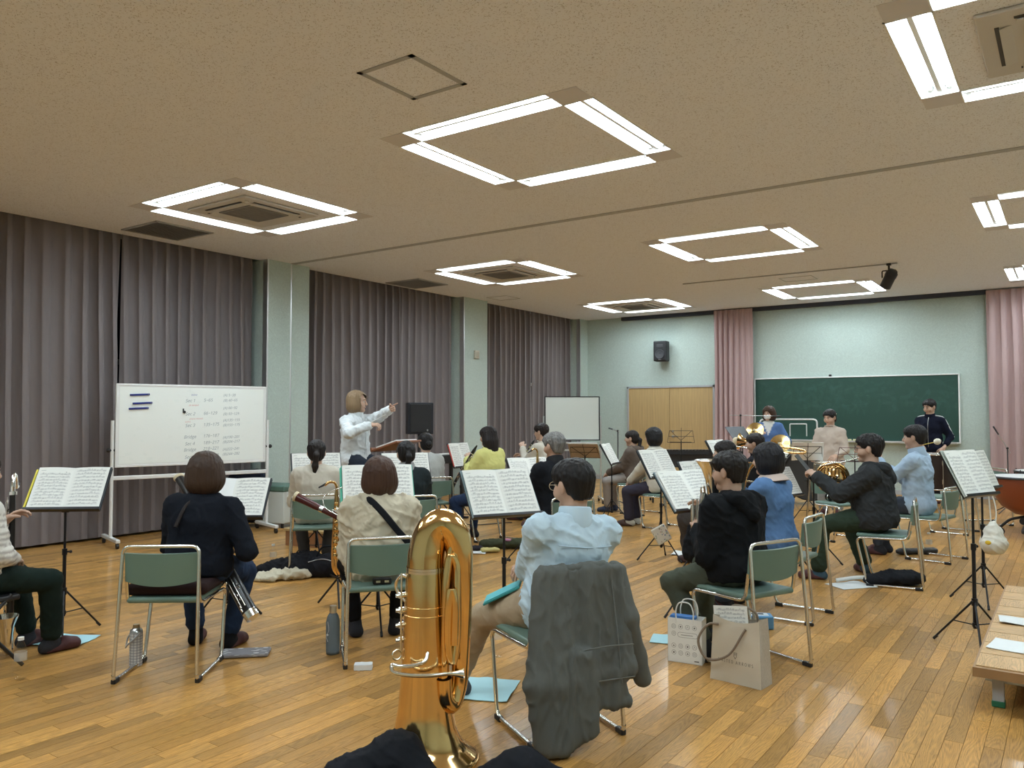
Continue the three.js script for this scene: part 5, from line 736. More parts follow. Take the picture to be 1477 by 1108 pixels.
// ---------------------------------------------------------------- percussion
{
  for (const [x, y, z, r, label] of [[-3.97, 1.20, -12.12, .135, 'smaller brass cymbal beside the pink curtain'], [-3.66, 1.0, -12.32, .155, 'larger brass cymbal in front of the blue cardigan']]) {
    const t = thing('cymbal', label, 'cymbal', [x, y, z], .2, 'pair of upright brass cymbals'); t.rotation.x = 1.15; mesh('plate', lathe([[.004, .03], [.025, .028], [.04, .014], [r * .6, .008], [r, 0], [r, -.002], [r * .6, .005], [.04, .01], [.02, .022], [.003, .024]], 44), std(lin(.72, .52, .22), .22, 1), t); mesh('felt', cyl([0, .028, 0], [0, .045, 0], .016), cloth(lin(.5, .45, .35)), t);
    const s = thing('cymbal_stand', 'thin chrome stand under the ' + label.split(' beside')[0].split(' in front')[0], 'stand', [x, 0, z - .03], 0, 'cymbal stands'); mesh('pole', cyl([0, .15, 0], [0, y, 0], .009), M.chrome, s); for (let k = 0; k < 3; k++) mesh('leg', cyl([0, .42, 0], [Math.sin(k * 2.1) * .26, .01, Math.cos(k * 2.1) * .26], .007), M.chrome, s);
  }
  const c = thing('chime_rack', 'white tubular instrument rack behind the masked percussionist', 'rack', [-3.955, 0, -13.82], .61);
  mesh('frame', wire([[-.48, .05, 0], [-.48, 1.362, 0], [.48, 1.362, 0], [.48, .05, 0]], .014, .07, 10), M.white, c); mesh('lower_bar', cyl([-.48, .75, 0], [.48, .75, 0], .01), M.white, c); for (const s of [-1, 1]) mesh('foot', box(.03, .03, .5, s * .48, .03, 0, .006), M.white, c);
  mesh('hook_frame', wire([[.02, 1.08, .01], [.02, 1.285, .01], [.3, 1.285, .01], [.3, 1.08, .01]], .009, .01, 8), M.white, c);
  const b = thing('bass_drum', 'large dark bass drum standing upright behind the cymbals', 'drum', [-3.55, .02, -13.55], .35); mesh('shell', place(new THREE.CylinderGeometry(.41, .41, .34, 44, 1, true), 0, .47, 0, Math.PI / 2, 0, 0), std(lin(.03, .022, .02), .4), b); for (const s of [-1, 1]) { mesh('hoop', place(new THREE.TorusGeometry(.415, .014, 8, 48), 0, .47, s * .18), M.black, b); mesh('drumhead', place(new THREE.CircleGeometry(.405, 44), 0, .47, s * .172), std(lin(.05, .05, .05), .6), b); } for (let k = 0; k < 10; k++) { const a = k * .628; mesh('lug', box(.02, .02, .3, Math.cos(a) * .425, .47 + Math.sin(a) * .425, 0, .004), M.chrome, b); } for (const s of [-1, 1]) mesh('support', cyl([s * .2, .12, 0], [s * .34, -.01, .12], .012), M.black, b);
  const boom = (label, pos, yaw, h, len, ang) => { const t = thing('microphone_stand', label, 'microphone', pos, yaw, 'microphones on boom stands'); mesh('pole', cyl([0, .1, 0], [0, h, 0], .009), M.dark, t); for (let k = 0; k < 3; k++) mesh('leg', cyl([0, .12, 0], [Math.sin(k * 2.1) * .28, .01, Math.cos(k * 2.1) * .28], .007), M.dark, t); mesh('boom', cyl([-Math.cos(ang) * len * .35, h - Math.sin(ang) * len * .35, 0], [Math.cos(ang) * len, h + Math.sin(ang) * len, 0], .006), M.steel, t); mesh('microphone', cyl([Math.cos(ang) * len, h + Math.sin(ang) * len, 0], [Math.cos(ang) * (len + .14), h + Math.sin(ang) * (len + .14), 0], .01, .012), M.dark, t); mesh('clutch', sph(.018, 0, h, 0), M.black, t); };
  boom('thin boom microphone stand beside the timpani', [-.82, 0, -13.9], -2.5, .95, .24, 1.0); boom('steel boom microphone stand beside the brown-hooded player', [-5.78, 0, -11.15], 2.5, 1.19, .18, .12); boom('long horizontal boom stand across the masked percussionist', [-4.32, 0, -12.5], .62, 1.43, .5, -.02);
  const sn = thing('snare_drum', 'chrome snare drum in front of the beige-topped percussionist', 'drum', [-2.73, .66, -11.35]); mesh('shell', place(new THREE.CylinderGeometry(.175, .175, .13, 40, 1, true), 0, .07, 0), silver, sn); for (const y of [.0, .14]) mesh('hoop', place(new THREE.TorusGeometry(.18, .007, 8, 44), 0, y, 0, Math.PI / 2, 0, 0), M.chrome, sn); mesh('drumhead', place(new THREE.CircleGeometry(.175, 40), 0, .138, 0, -Math.PI / 2, 0, 0), std(lin(.75, .72, .66), .7), sn); for (let k = 0; k < 8; k++) mesh('lug', box(.014, .1, .014, Math.cos(k * .785) * .185, .07, Math.sin(k * .785) * .185, .003), M.chrome, sn);
  const ss = thing('snare_stand', 'chrome tripod stand under the snare drum', 'stand', [-2.73, 0, -11.35]); mesh('pole', cyl([0, .12, 0], [0, .62, 0], .012), M.chrome, ss); for (let k = 0; k < 3; k++) { const a = k * 2.094; mesh('leg', cyl([0, .35, 0], [Math.sin(a) * .26, .01, Math.cos(a) * .26], .008), M.chrome, ss); mesh('basket_arm', wire([[0, .62, 0], [Math.sin(a) * .17, .64, Math.cos(a) * .17], [Math.sin(a) * .19, .68, Math.cos(a) * .19]], .007, .02), M.chrome, ss); }
  const bd = thing('concert_drum', 'deep dark wooden drum with chrome rods in front of the tall percussionist', 'drum', [-1.78, 0, -13.85]); mesh('shell', place(new THREE.CylinderGeometry(.31, .31, .52, 44, 1, true), 0, .58, 0), std(lin(.028, .016, .013), .3), bd); for (const y of [.32, .84]) mesh('hoop', place(new THREE.TorusGeometry(.318, .011, 8, 48), 0, y, 0, Math.PI / 2, 0, 0), M.chrome, bd); mesh('drumhead', place(new THREE.CircleGeometry(.31, 44), 0, .838, 0, -Math.PI / 2, 0, 0), std(lin(.35, .33, .3), .6), bd); for (let k = 0; k < 8; k++) { const a = k * .785 + .3; mesh('lug', [cyl([Math.cos(a) * .33, .3, Math.sin(a) * .33], [Math.cos(a) * .33, .86, Math.sin(a) * .33], .005), box(.02, .07, .02, Math.cos(a) * .322, .72, Math.sin(a) * .322, .004), box(.02, .07, .02, Math.cos(a) * .322, .44, Math.sin(a) * .322, .004)], M.chrome, bd); } for (let k = 0; k < 3; k++) mesh('leg', cyl([Math.sin(k * 2.1) * .25, .32, Math.cos(k * 2.1) * .25], [Math.sin(k * 2.1) * .3, .005, Math.cos(k * 2.1) * .3], .014), M.chrome, bd);
  const ml = thing('mallet', 'white fluffy mallet with a yellow stick held over the dark drum', 'mallet', [-2.02, .955, -14.42], 0); ml.rotation.set(.25, 0, -1.3); mesh('stick', cyl([0, -.08, 0], [0, .2, 0], .007), std(lin(.6, .45, .08), .5), ml); mesh('head', ruffle(sph(.05, 0, .23, 0, 1, 1.1, 1, 20), (x, y, z) => .005 * noise.noise(x * 60, y * 60, z * 60)), cloth(lin(.78, .75, .62)), ml);
  const timp = (label, x, z, r) => { const t = thing('timpani', label, 'timpani', [x, 0, z], 0, 'copper timpani'); mesh('bowl', lathe([[.04, .25], [.15, .27], [r * .72, .36], [r * .93, .50], [r, .62], [r, .7], [r * .985, .7], [r * .9, .5]], 48), std(lin(.27, .075, .035), .33, .35), t); mesh('hoop', place(new THREE.TorusGeometry(r + .008, .014, 8, 56), 0, .705, 0, Math.PI / 2, 0, 0), M.dark, t); mesh('drumhead', place(new THREE.CircleGeometry(r, 56), 0, .716, 0, -Math.PI / 2, 0, 0), std(lin(.72, .72, .70), .45), t); for (let k = 0; k < 6; k++) { const a = k * 1.047 + 2.45; mesh('tension_rod', [box(.05, .12, .03, Math.cos(a) * (r + .02), .63, Math.sin(a) * (r + .02), .006), cyl([Math.cos(a) * (r + .02), .56, Math.sin(a) * (r + .02)], [Math.cos(a) * (r + .02), .73, Math.sin(a) * (r + .02)], .006)], M.black, t); } for (let k = 0; k < 3; k++) { const a = k * 2.094 + .6; mesh('leg', wire([[0, .25, 0], [Math.sin(a) * .2, .2, Math.cos(a) * .2], [Math.sin(a) * .3, .1, Math.cos(a) * .3]], .016, .05), M.black, t); mesh('caster', [place(new THREE.CylinderGeometry(.045, .045, .03, 18), Math.sin(a) * .3, .05, Math.cos(a) * .3, Math.PI / 2, a, 0)], M.black, t); } mesh('pedal_base', box(.16, .06, .4, 0, .08, 0, .02), M.dark, t); };
  timp('copper timpani with white head beside the drawstring-bag stand', -.46, -11.35, .40); timp('copper timpani partly hidden behind the other one, by the pink curtain', -.28, -12.55, .38);
  const mb = thing('xylophone', 'long black-framed mallet keyboard in front of the double door', 'xylophone', [-5.2, 0, -12.75], .55); mesh('frame', [box(1.5, .05, .03, 0, .82, -.2), box(1.5, .05, .03, 0, .82, .2), box(.03, .05, .42, -.74, .82, 0), box(.03, .05, .42, .74, .82, 0)], M.black, mb); for (let k = 0; k < 26; k++) mesh('bar', box(.042, .016, .3 - k * .004, -.68 + k * .054, .857, .06, .004), std(lin(.03, .018, .014), .35), mb); mesh('resonator_bank', box(1.36, .22, .06, 0, .68, .04, .01), M.dark, mb); for (const [x, z] of [[-.7, -.18], [.7, -.18], [-.7, .18], [.7, .18]]) mesh('leg', cyl([x, .8, z], [x, .0, z], .016), M.black, mb);
}
// ---------------------------------------------------------------- conductor's place
{
  const p = thing('podium', 'low wooden conductor podium', 'podium', [-6.75, 0, -6.55], 8 * D); mesh('deck', box(1.1, .03, 1.1, 0, .175, 0, .006), M.doorWood, p); for (const s of [-1, 1]) { mesh('side_panel', box(1.06, .16, .025, 0, .08, s * .52), std(lin(.30, .14, .06), .5), p); mesh('end_panel', box(.025, .16, 1.04, s * .52, .08, 0), std(lin(.30, .14, .06), .5), p); }
  const st = thing('stool', 'black padded stool under the conductor', 'stool', [-6.75, .19, -6.53], 98 * D); mesh('seat', place(new THREE.CylinderGeometry(.18, .17, .06, 32), 0, .605, 0), M.dark, st); for (let k = 0; k < 4; k++) { const a = k * 1.571 + .785; mesh('leg', cyl([Math.sin(a) * .13, .58, Math.cos(a) * .13], [Math.sin(a) * .2, 0, Math.cos(a) * .2], .012), M.black, st); } mesh('foot_ring', place(new THREE.TorusGeometry(.165, .008, 8, 36), 0, .17, 0, Math.PI / 2, 0, 0), M.black, st);
  const d = thing('conductor_desk', 'brown wooden conductor desk on a black column', 'desk', [-6.28, .0, -6.62], 98 * D); mesh('column', cyl([0, .04, .12], [0, 1.06, .12], .022), M.black, d); mesh('base', [box(.45, .03, .05, 0, .02, .12, .008), box(.05, .03, .4, 0, .02, .12, .008)], M.black, d); mesh('desk_top', place(box(.48, .022, .36, 0, 0, 0, .006), 0, 1.10, .1, -.3, 0, 0), std(lin(.26, .10, .045), .4), d); mesh('ledge', place(box(.48, .05, .02, 0, 0, 0, .004), 0, 1.06, -.07, -.3, 0, 0), std(lin(.22, .085, .04), .4), d);
  const sc = thing('conductor_score', 'open full score lying on the brown conductor desk', 'sheet music', [-6.28, 1.125, -6.62], 98 * D); mesh('page_block', place(box(.4, .012, .28, 0, 0, 0, .003), 0, 0, .1, -.3, 0, 0), paperM, sc); mesh('score_page', place(new THREE.PlaneGeometry(.39, .27).rotateX(-Math.PI / 2), 0, .008, .1, -.3, 0, 0), pageMat[1], sc);
  const b = thing('baton', 'thin white baton in the conductor\'s hand', 'baton', [0, 0, 0]); aim(b, [-6.50, 1.31, -6.42], [-6.2, 1.50, -6.62]); mesh('shaft', cyl([0, 0, 0], [0, .36, 0], .0035, .0015, 8), M.white, b); mesh('grip', sph(.012, 0, 0, 0, 1, 1.8, 1), ivory, b);
  const kb = thing('electric_piano', 'black electric piano on a frame behind the conductor desk', 'piano', [-7.15, 0, -8.35], 90 * D); mesh('case', box(1.3, .12, .32, 0, .84, 0, .015), M.black, kb); mesh('keyboard_panel', box(1.2, .012, .14, 0, .905, .07), std(lin(.75, .75, .72), .4), kb); for (const s of [-1, 1]) mesh('leg', [box(.04, .8, .04, s * .55, .4, -.1), box(.04, .03, .4, s * .55, .015, 0), box(.04, .8, .04, s * .55, .4, .1)], M.black, kb);
}
// ---------------------------------------------------------------- bags, bottles and papers on the floor
const clearM = new THREE.MeshPhysicalMaterial({ color: 0xffffff, roughness: .05, transmission: 1, thickness: 0, ior: 1.45 });
function bottle(label, x, z, h = .21, y = 0) { const t = thing('water_bottle', label, 'bottle', [x, y, z], 0, 'clear plastic bottles'); const r = .031; mesh('bottle_wall', lathe([[0, .004], [r * .8, .002], [r, .012], [r, h * .2], [r * .95, h * .22], [r, h * .25], [r * .95, h * .4], [r, h * .44], [r, h * .68], [r * .75, h * .8], [.013, h * .9], [.013, h * .95]], 24), clearM, t); mesh('cap', cyl([0, h * .93, 0], [0, h, 0], .0155, .0155, 18), M.white, t); mesh('label_band', place(new THREE.CylinderGeometry(r + .0006, r + .0006, h * .2, 24, 1, true), 0, h * .56, 0), new THREE.MeshStandardMaterial({ color: lin(.75, .78, .8), roughness: .4, transparent: true, opacity: .35 }), t); return t; }
bottle('clear water bottle by the bass clarinettist\'s chair', -4.76, -2.13, .23); bottle('clear water bottle under the stand of the man with folded arms', -2.86, -3.95, .24); bottle('clear water bottle by the chair of the player with sideburns', -1.27, -9.4, .22); bottle('clear bottle behind the clothes heap', -6.25, -5.02, .22);
{
  const t = thing('flask', 'checked grey insulated bottle with a strap under a chair', 'bottle', [-4.48, 0, -2.63]); const chk = canvasTex(256, 256, (g, w, h) => { g.fillStyle = '#cfccc8'; g.fillRect(0, 0, w, h); g.fillStyle = 'rgba(120,118,122,.45)'; for (let i = 0; i < 8; i++) { g.fillRect(i * 32, 0, 16, h); g.fillRect(0, i * 32, w, 16); } }, [1.5, 1.5]); mesh('sleeve', place(new THREE.CylinderGeometry(.036, .035, .19, 28), 0, .097, 0), std(0xffffff, .8, 0, { map: chk }), t); mesh('shoulder', lathe([[.035, .19], [.033, .205], [.02, .212], [.02, .218]], 24), M.steel, t); mesh('cap', cyl([0, .212, 0], [0, .235, 0], .018), std(lin(.35, .27, .15), .4, .6), t); mesh('strap', curve([[-.036, .19, .0], [-.07, .15, .01], [-.07, .1, .02], [-.02, .12, .045], [.03, .16, .035], [.036, .19, 0]], .005, 40, 6), M.frameGrey, t);
  const g = thing('flask', 'grey-blue fabric covered bottle with a steel cap beside the beige-jacketed player', 'bottle', [-3.72, 0, -3.44]); mesh('cover', ruffle(lathe([[0, 0], [.038, .0], [.041, .02], [.041, .19], [.034, .225], [.022, .245]], 32), (x, y, z) => .002 * noise.noise(x * 60, y * 40, z * 60)), cloth(lin(.15, .18, .2)), g); mesh('neck', cyl([0, .24, 0], [0, .262, 0], .021), M.steel, g); mesh('cap', cyl([0, .258, 0], [0, .288, 0], .0225, .021), M.steel, g); mesh('drawcord', [curve([[.0, .2, .042], [.01, .15, .044], [-.008, .11, .044], [.004, .08, .044]], .002, 30, 5), sph(.007, 0, .12, .045)], M.frameGrey, g);
}
function paper(label, x, z, w, d, yaw, mat, n = 'paper_sheet', y = 0, cat = 'paper', amp = .012) {
  const t = thing(n, label, cat, [x, y + .002, z], yaw, undefined); const g = new THREE.BoxGeometry(w, .003, d, 14, 1, 14), p = g.attributes.position, s = x * 3 + z; for (let i = 0; i < p.count; i++) { const a = p.getX(i), b = p.getZ(i), e = Math.max(Math.abs(a) / w, Math.abs(b) / d) * 2; p.setY(i, p.getY(i) + .0015 + amp * Math.max(0, noise.noise(a * 7 + s, 1.3, b * 7)) * (.4 + e) + amp * .5 * Math.max(0, e - .8)); } g.computeVertexNormals(); mesh(n === 'towel' ? 'cloth' : 'sheet', g, mat, t); return t;
}
const cyan = std(lin(.42, .68, .74), .8), pale = std(lin(.78, .8, .8), .8), clothGrey = std(lin(.36, .35, .36), .9);
paper('pale blue paper towel spread on the floor under the bass clarinettist\'s stand', -5.34, -2.64, .36, .24, .5, cyan); paper('pale blue paper towel on the floor in front of the man with folded arms', -2.6, -3.44, .36, .34, .4, cyan); paper('pale blue-green sheet on the floor behind the white paper bag', -2.15, -4.88, .26, .2, .3, cyan); paper('white sheets under the chair of the beige-bloused player', -3.3, -7.95, .34, .26, .2, pale); paper('white files on the floor under the horn player\'s rucksack', -1.58, -7.28, .34, .24, .9, pale); paper('white sheet on the floor by the pouches', -5.17, -6.75, .22, .16, .6, pale);
{
  const dots = canvasTex(256, 256, (g, w, h) => { g.fillStyle = '#8d8a8f'; g.fillRect(0, 0, w, h); g.fillStyle = '#d8d6d8'; for (let i = 0; i < 16; i++) { g.beginPath(); g.ellipse(rnd() * w, rnd() * h, rr(10, 22), rr(8, 16), rnd() * 3, 0, 7); g.fill(); } }); const m = std(0xffffff, .9, 0, { map: dots });
  const t = thing('towel', 'folded grey towel with white spots beside the bassoonist\'s slippers', 'towel', [-4.13, 0, -3.12], .75); mesh('folded_cloth', ruffle(new RoundedBoxGeometry(.28, .022, .14, 4, .009).translate(0, .013, 0), (x, y, z) => .003 * noise.noise(x * 20, y * 20, z * 20)), m, t);
  const p = thing('tissue_pack', 'small white crumpled tissue pack on the floor', 'tissue', [-3.35, 0, -3.33], .7); mesh('pack', ruffle(new THREE.BoxGeometry(.1, .03, .06, 8, 3, 6).translate(0, .017, 0), (x, y, z) => .004 * noise.noise(x * 60, y * 60, z * 60)), pale, p);
  const cu = thing('cushion', 'dark brown seat cushion on the empty half of a green chair', 'cushion', [-4.29, .442, -2.78], -142.5 * D); mesh('pad', (() => { const g = new RoundedBoxGeometry(.45, .065, .44, 6, .03); g.translate(0, .033, 0); return ruffle(g, (x, y, z) => .008 * (1 - (x / .22) ** 2) * (1 - (z / .21) ** 2) + .003 * noise.noise(x * 15, 0, z * 15)); })(), cloth(lin(.03, .016, .016)), cu); mesh('piping', wire([[-.21, .03, -.2], [.21, .03, -.2], [.21, .03, .2], [-.21, .03, .2], [-.21, .03, -.2]], .006, .03, 6), cloth(lin(.025, .013, .013)), cu);
  const ph = thing('small_device', 'small grey box on the brown cushion', 'device', [-4.16, .51, -2.66], .6); mesh('case', box(.1, .018, .045, 0, .009, 0, .005), M.frameGrey, ph); mesh('screen', box(.05, .002, .03, .01, .0185, 0), M.dark, ph);
  const bt = thing('battery_pack', 'small black charger on the chair behind the beige jacket', 'device', [-3.40, .442, -3.53], -131 * D); mesh('case', box(.11, .035, .05, 0, .018, 0, .008), M.black, bt); for (const s of [-1, 1]) mesh('indicator', box(.025, .012, .003, s * .025, .018, -.026), std(lin(.7, .68, .5), .4), bt);
}
// soft heaps and bags as smooth solids
function blob(name, label, cat, prims, mat, cell, amp, clipY = .003, group) { const all = []; const L = prims.map(([a, b, ra, rb, o]) => { all.push(V(...a), V(...b)); return rc(V(...a), V(...b), ra, rb, { k: .05, ...(o || {}) }); }); const [lo, hi] = around(all, .34); lo.y = Math.max(lo.y, clipY - .05); const c = V((lo.x + hi.x) / 2, 0, (lo.z + hi.z) / 2); const g = nets(field(L, [(x, y) => clipY - y]), lo, hi, cell); ruffle(g, folds(amp, lo.x * 9, 6)); const p = g.attributes.position; for (let i = 0; i < p.count; i++) if (p.getY(i) < clipY) p.setY(i, clipY); g.computeVertexNormals(); const t = thing(name, label, cat, [c.x, 0, c.z], 0, group); g.translate(-c.x, 0, -c.z); return [t, g, c]; }
const UPN2 = { n: V(0, 1, 0), w: .8 }, UPN = { n: V(0, 1, 0), w: .55 };
{
  let [t, g, c] = blob('black_clothes', 'black garment heaped on the floor beside a chair', 'clothes', [[[-5.95, .05, -4.72], [-5.7, .1, -4.98], .09, .14, UPN2], [[-5.8, .1, -5.0], [-5.72, .08, -4.8], .12, .09, UPN2]], 0, .014, .014); mesh('fabric', g, cloth(lin(.012, .012, .015)), t);
  [t, g, c] = blob('cream_clothes', 'crumpled cream garment on the floor before the black heap', 'clothes', [[[-5.9, .03, -4.62], [-5.66, .05, -4.78], .055, .085, UPN], [[-5.72, .05, -4.7], [-5.62, .04, -4.86], .07, .06, UPN], [[-5.84, .03, -4.56], [-5.74, .03, -4.6], .05, .05, UPN]], 0, .012, .016); mesh('fabric', g, cloth(lin(.55, .5, .38)), t);
  [t, g, c] = blob('shoulder_bag', 'small black bag standing under the cream-topped player\'s chair', 'bag', [[[-5.58, .08, -4.96], [-5.38, .08, -5.1], .085, .085, { n: V(0, 1, 0), w: 1.15 }], [[-5.5, .14, -5.03], [-5.44, .14, -5.07], .07, .07]], 0, .013, .005); mesh('bag_body', g, cloth(lin(.01, .01, .014), .6), t); mesh('handle', curve([[-.1, .18, .07], [-.06, .26, .04], [.04, .26, -.03], [.09, .18, -.07]], .009, 30, 6), cloth(BLK), t); mesh('zipper', curve([[-.12, .14, .15], [0, .17, .09], [.1, .14, .02]], .004, 20, 5), M.steel, t);
  [t, g, c] = blob('gig_bag', 'large black soft gig bag lying at the foot of the tuba', 'bag', [[[-2.38, .0, -2.26], [-2.24, .07, -2.42], .10, .105], [[-2.24, .08, -2.42], [-2.05, -.03, -2.44], .095, .07], [[-2.0, -.03, -2.46], [-1.78, .06, -2.60], .07, .09], [[-1.78, .07, -2.62], [-1.56, -.02, -2.70], .085, .07], [[-2.2, .0, -2.2], [-1.6, .0, -2.45], .14, .13, UPN]], 0, .012, .006); mesh('fabric', g, cloth(lin(.010, .011, .015), .75), t);
  [t, g, c] = blob('rucksack', 'black and white rucksack lying behind the horn player\'s chair', 'bag', [[[-1.42, .05, -7.42], [-1.15, .06, -7.62], .09, .09, UPN], [[-1.3, .08, -7.5], [-1.2, .07, -7.6], .09, .09, UPN]], 0, .015, .01); mesh('fabric', g, cloth(lin(.015, .016, .02)), t); mesh('white_strap', curve([[-.42, .03, .22], [-.25, .06, .14], [-.1, .06, .1]], .016, 24, 6), cloth(lin(.7, .7, .66)), t);
  [t, g, c] = blob('duffel_bag', 'khaki canvas bag on the floor by the yellow-sweatered player', 'bag', [[[-5.25, .05, -7.05], [-4.85, .06, -7.32], .08, .09, UPN]], 0, .016, .01); mesh('fabric', g, cloth(lin(.05, .055, .03)), t); mesh('pink_tag', box(.07, .02, .05, .02, .1, .05, .006), cloth(lin(.5, .25, .4)), t);
  [t, g, c] = blob('pouch', 'small yellow pouch lying on the floor', 'pouch', [[[-5.1, .03, -6.82], [-5.02, .03, -6.9], .045, .045, UPN]], 0, .01, .006); mesh('fabric', g, cloth(lin(.55, .48, .2)), t);
  [t, g, c] = blob('pouch', 'dark striped pouch lying beside the yellow one', 'pouch', [[[-5.42, .02, -6.75], [-5.22, .03, -6.88], .05, .05, UPN]], 0, .012, .006); mesh('fabric', g, cloth(lin(.03, .025, .03)), t);
  [t, g, c] = blob('navy_bag', 'navy blue bag behind the whiteboard by the pillar', 'bag', [[[-8.85, .55, -6.55], [-8.75, .55, -6.75], .14, .14, { n: V(0, 1, 0), w: 1.3 }], [[-8.85, .2, -6.55], [-8.75, .2, -6.75], .15, .15]], 0, .022, .01); mesh('fabric', g, cloth(lin(.012, .016, .03)), t);
  [t, g, c] = blob('case', 'dark case beneath the chair of the player with sideburns', 'case', [[[-1.5, .03, -9.2], [-1.25, .03, -9.45], .06, .06, UPN]], 0, .016, .004); mesh('shell', g, M.black, t);
  [t, g, c] = blob('box_bag', 'olive box-shaped bag beside the cream-sweatered player\'s chair', 'bag', [[[-4.15, .1, -9.95], [-3.85, .1, -10.12], .1, .1, { n: V(0, 1, 0), w: 1.1 }]], 0, .02, .006); mesh('fabric', g, cloth(lin(.06, .055, .04)), t);
}
{ // jacket over the chair back: local frame of that chair, built as one hanging cloth solid
  const a = -121.1 * D, cx = -2.071, cz = -3.29, W = (x, y, z) => [cx + Math.cos(a) * x + Math.sin(a) * z, y, cz - Math.sin(a) * x + Math.cos(a) * z];
  const side = V(Math.cos(a), 0, -Math.sin(a)), fwd = V(Math.sin(a), 0, Math.cos(a));
  const P = (p, q, r, s, w = 1) => rc(V(...W(...p)), V(...W(...q)), r, s, { n: side, w, k: .03 });
  const body = [P([-.06, .74, -.26], [-.06, .30, -.33], .028, .03, 6.6), P([-.08, .3, -.33], [-.1, .17, -.34], .03, .028, 5.2), P([.12, .74, -.27], [.17, .30, -.36], .04, .055, 2.2), P([.17, .3, -.36], [.14, .05, -.37], .055, .06, 2.0), P([.05, .4, -.36], [.06, .08, -.38], .035, .04, 2.2)];
  const sleeve = [P([-.23, .72, -.22], [-.25, .52, -.27], .045, .052, 1.1), P([-.25, .52, -.27], [-.36, .22, -.24], .05, .036, 1.1)];
  const collar = [P([-.14, .755, -.25], [.12, .755, -.25], .026, .026)];
  const t = thing('jacket', 'grey work jacket draped over the back of a chair', 'jacket', [cx, 0, cz]);
  const mk = (n, L, amp) => { const g = ruffle(nets(field(L, [(x, y) => .012 - y]), V(cx - .62, -.01, cz - .62), V(cx + .62, .86, cz + .62), .0105), (x, y, z) => { const u = (x - cx) * side.x + (z - cz) * side.z, a = noise.noise(u * 11 + y * 1.2, y * 1.5, 4.4), b = noise.noise(u * 22, y * 9 + u * 5, 1.7); return amp * (1.3 * Math.max(0, 1 - 3 * Math.abs(a)) + a + .6 * Math.max(0, 1 - 3.5 * Math.abs(b)) - .4); }); g.translate(-cx, 0, -cz); return g; };
  const jm = cloth(lin(.125, .13, .12));
  mesh('jacket_body', mk('b', body, .0125), jm, t); mesh('sleeve', mk('s', sleeve, .006), jm, t); mesh('collar', mk('c', collar, .004), jm, t);
  const seam = (pts) => mesh('seam', curve(pts.map(p => { const w = W(...p); return [w[0] - cx, w[1], w[2] - cz]; }), .0028, 24, 5), cloth(lin(.17, .175, .165)), t);
  seam([[-.24, .42, -.355], [-.1, .43, -.365], [.06, .425, -.372]]); seam([[-.24, .28, -.362], [-.1, .285, -.372], [.02, .285, -.372]]); seam([[-.16, .7, -.30], [-.16, .5, -.345], [-.17, .26, -.37]]);
}
{ // teal book on the knee
  const t = thing('booklet', 'teal booklet lying on the tan-trousered thigh', 'book', [-2.32, .575, -3.25]); t.rotation.set(.1, .5, .42); mesh('cover', box(.2, .01, .12, 0, 0, 0, .003), std(lin(.03, .25, .25), .6), t); mesh('page_block', box(.19, .006, .11, .004, .0075, 0), std(lin(.1, .45, .5), .7), t);
}
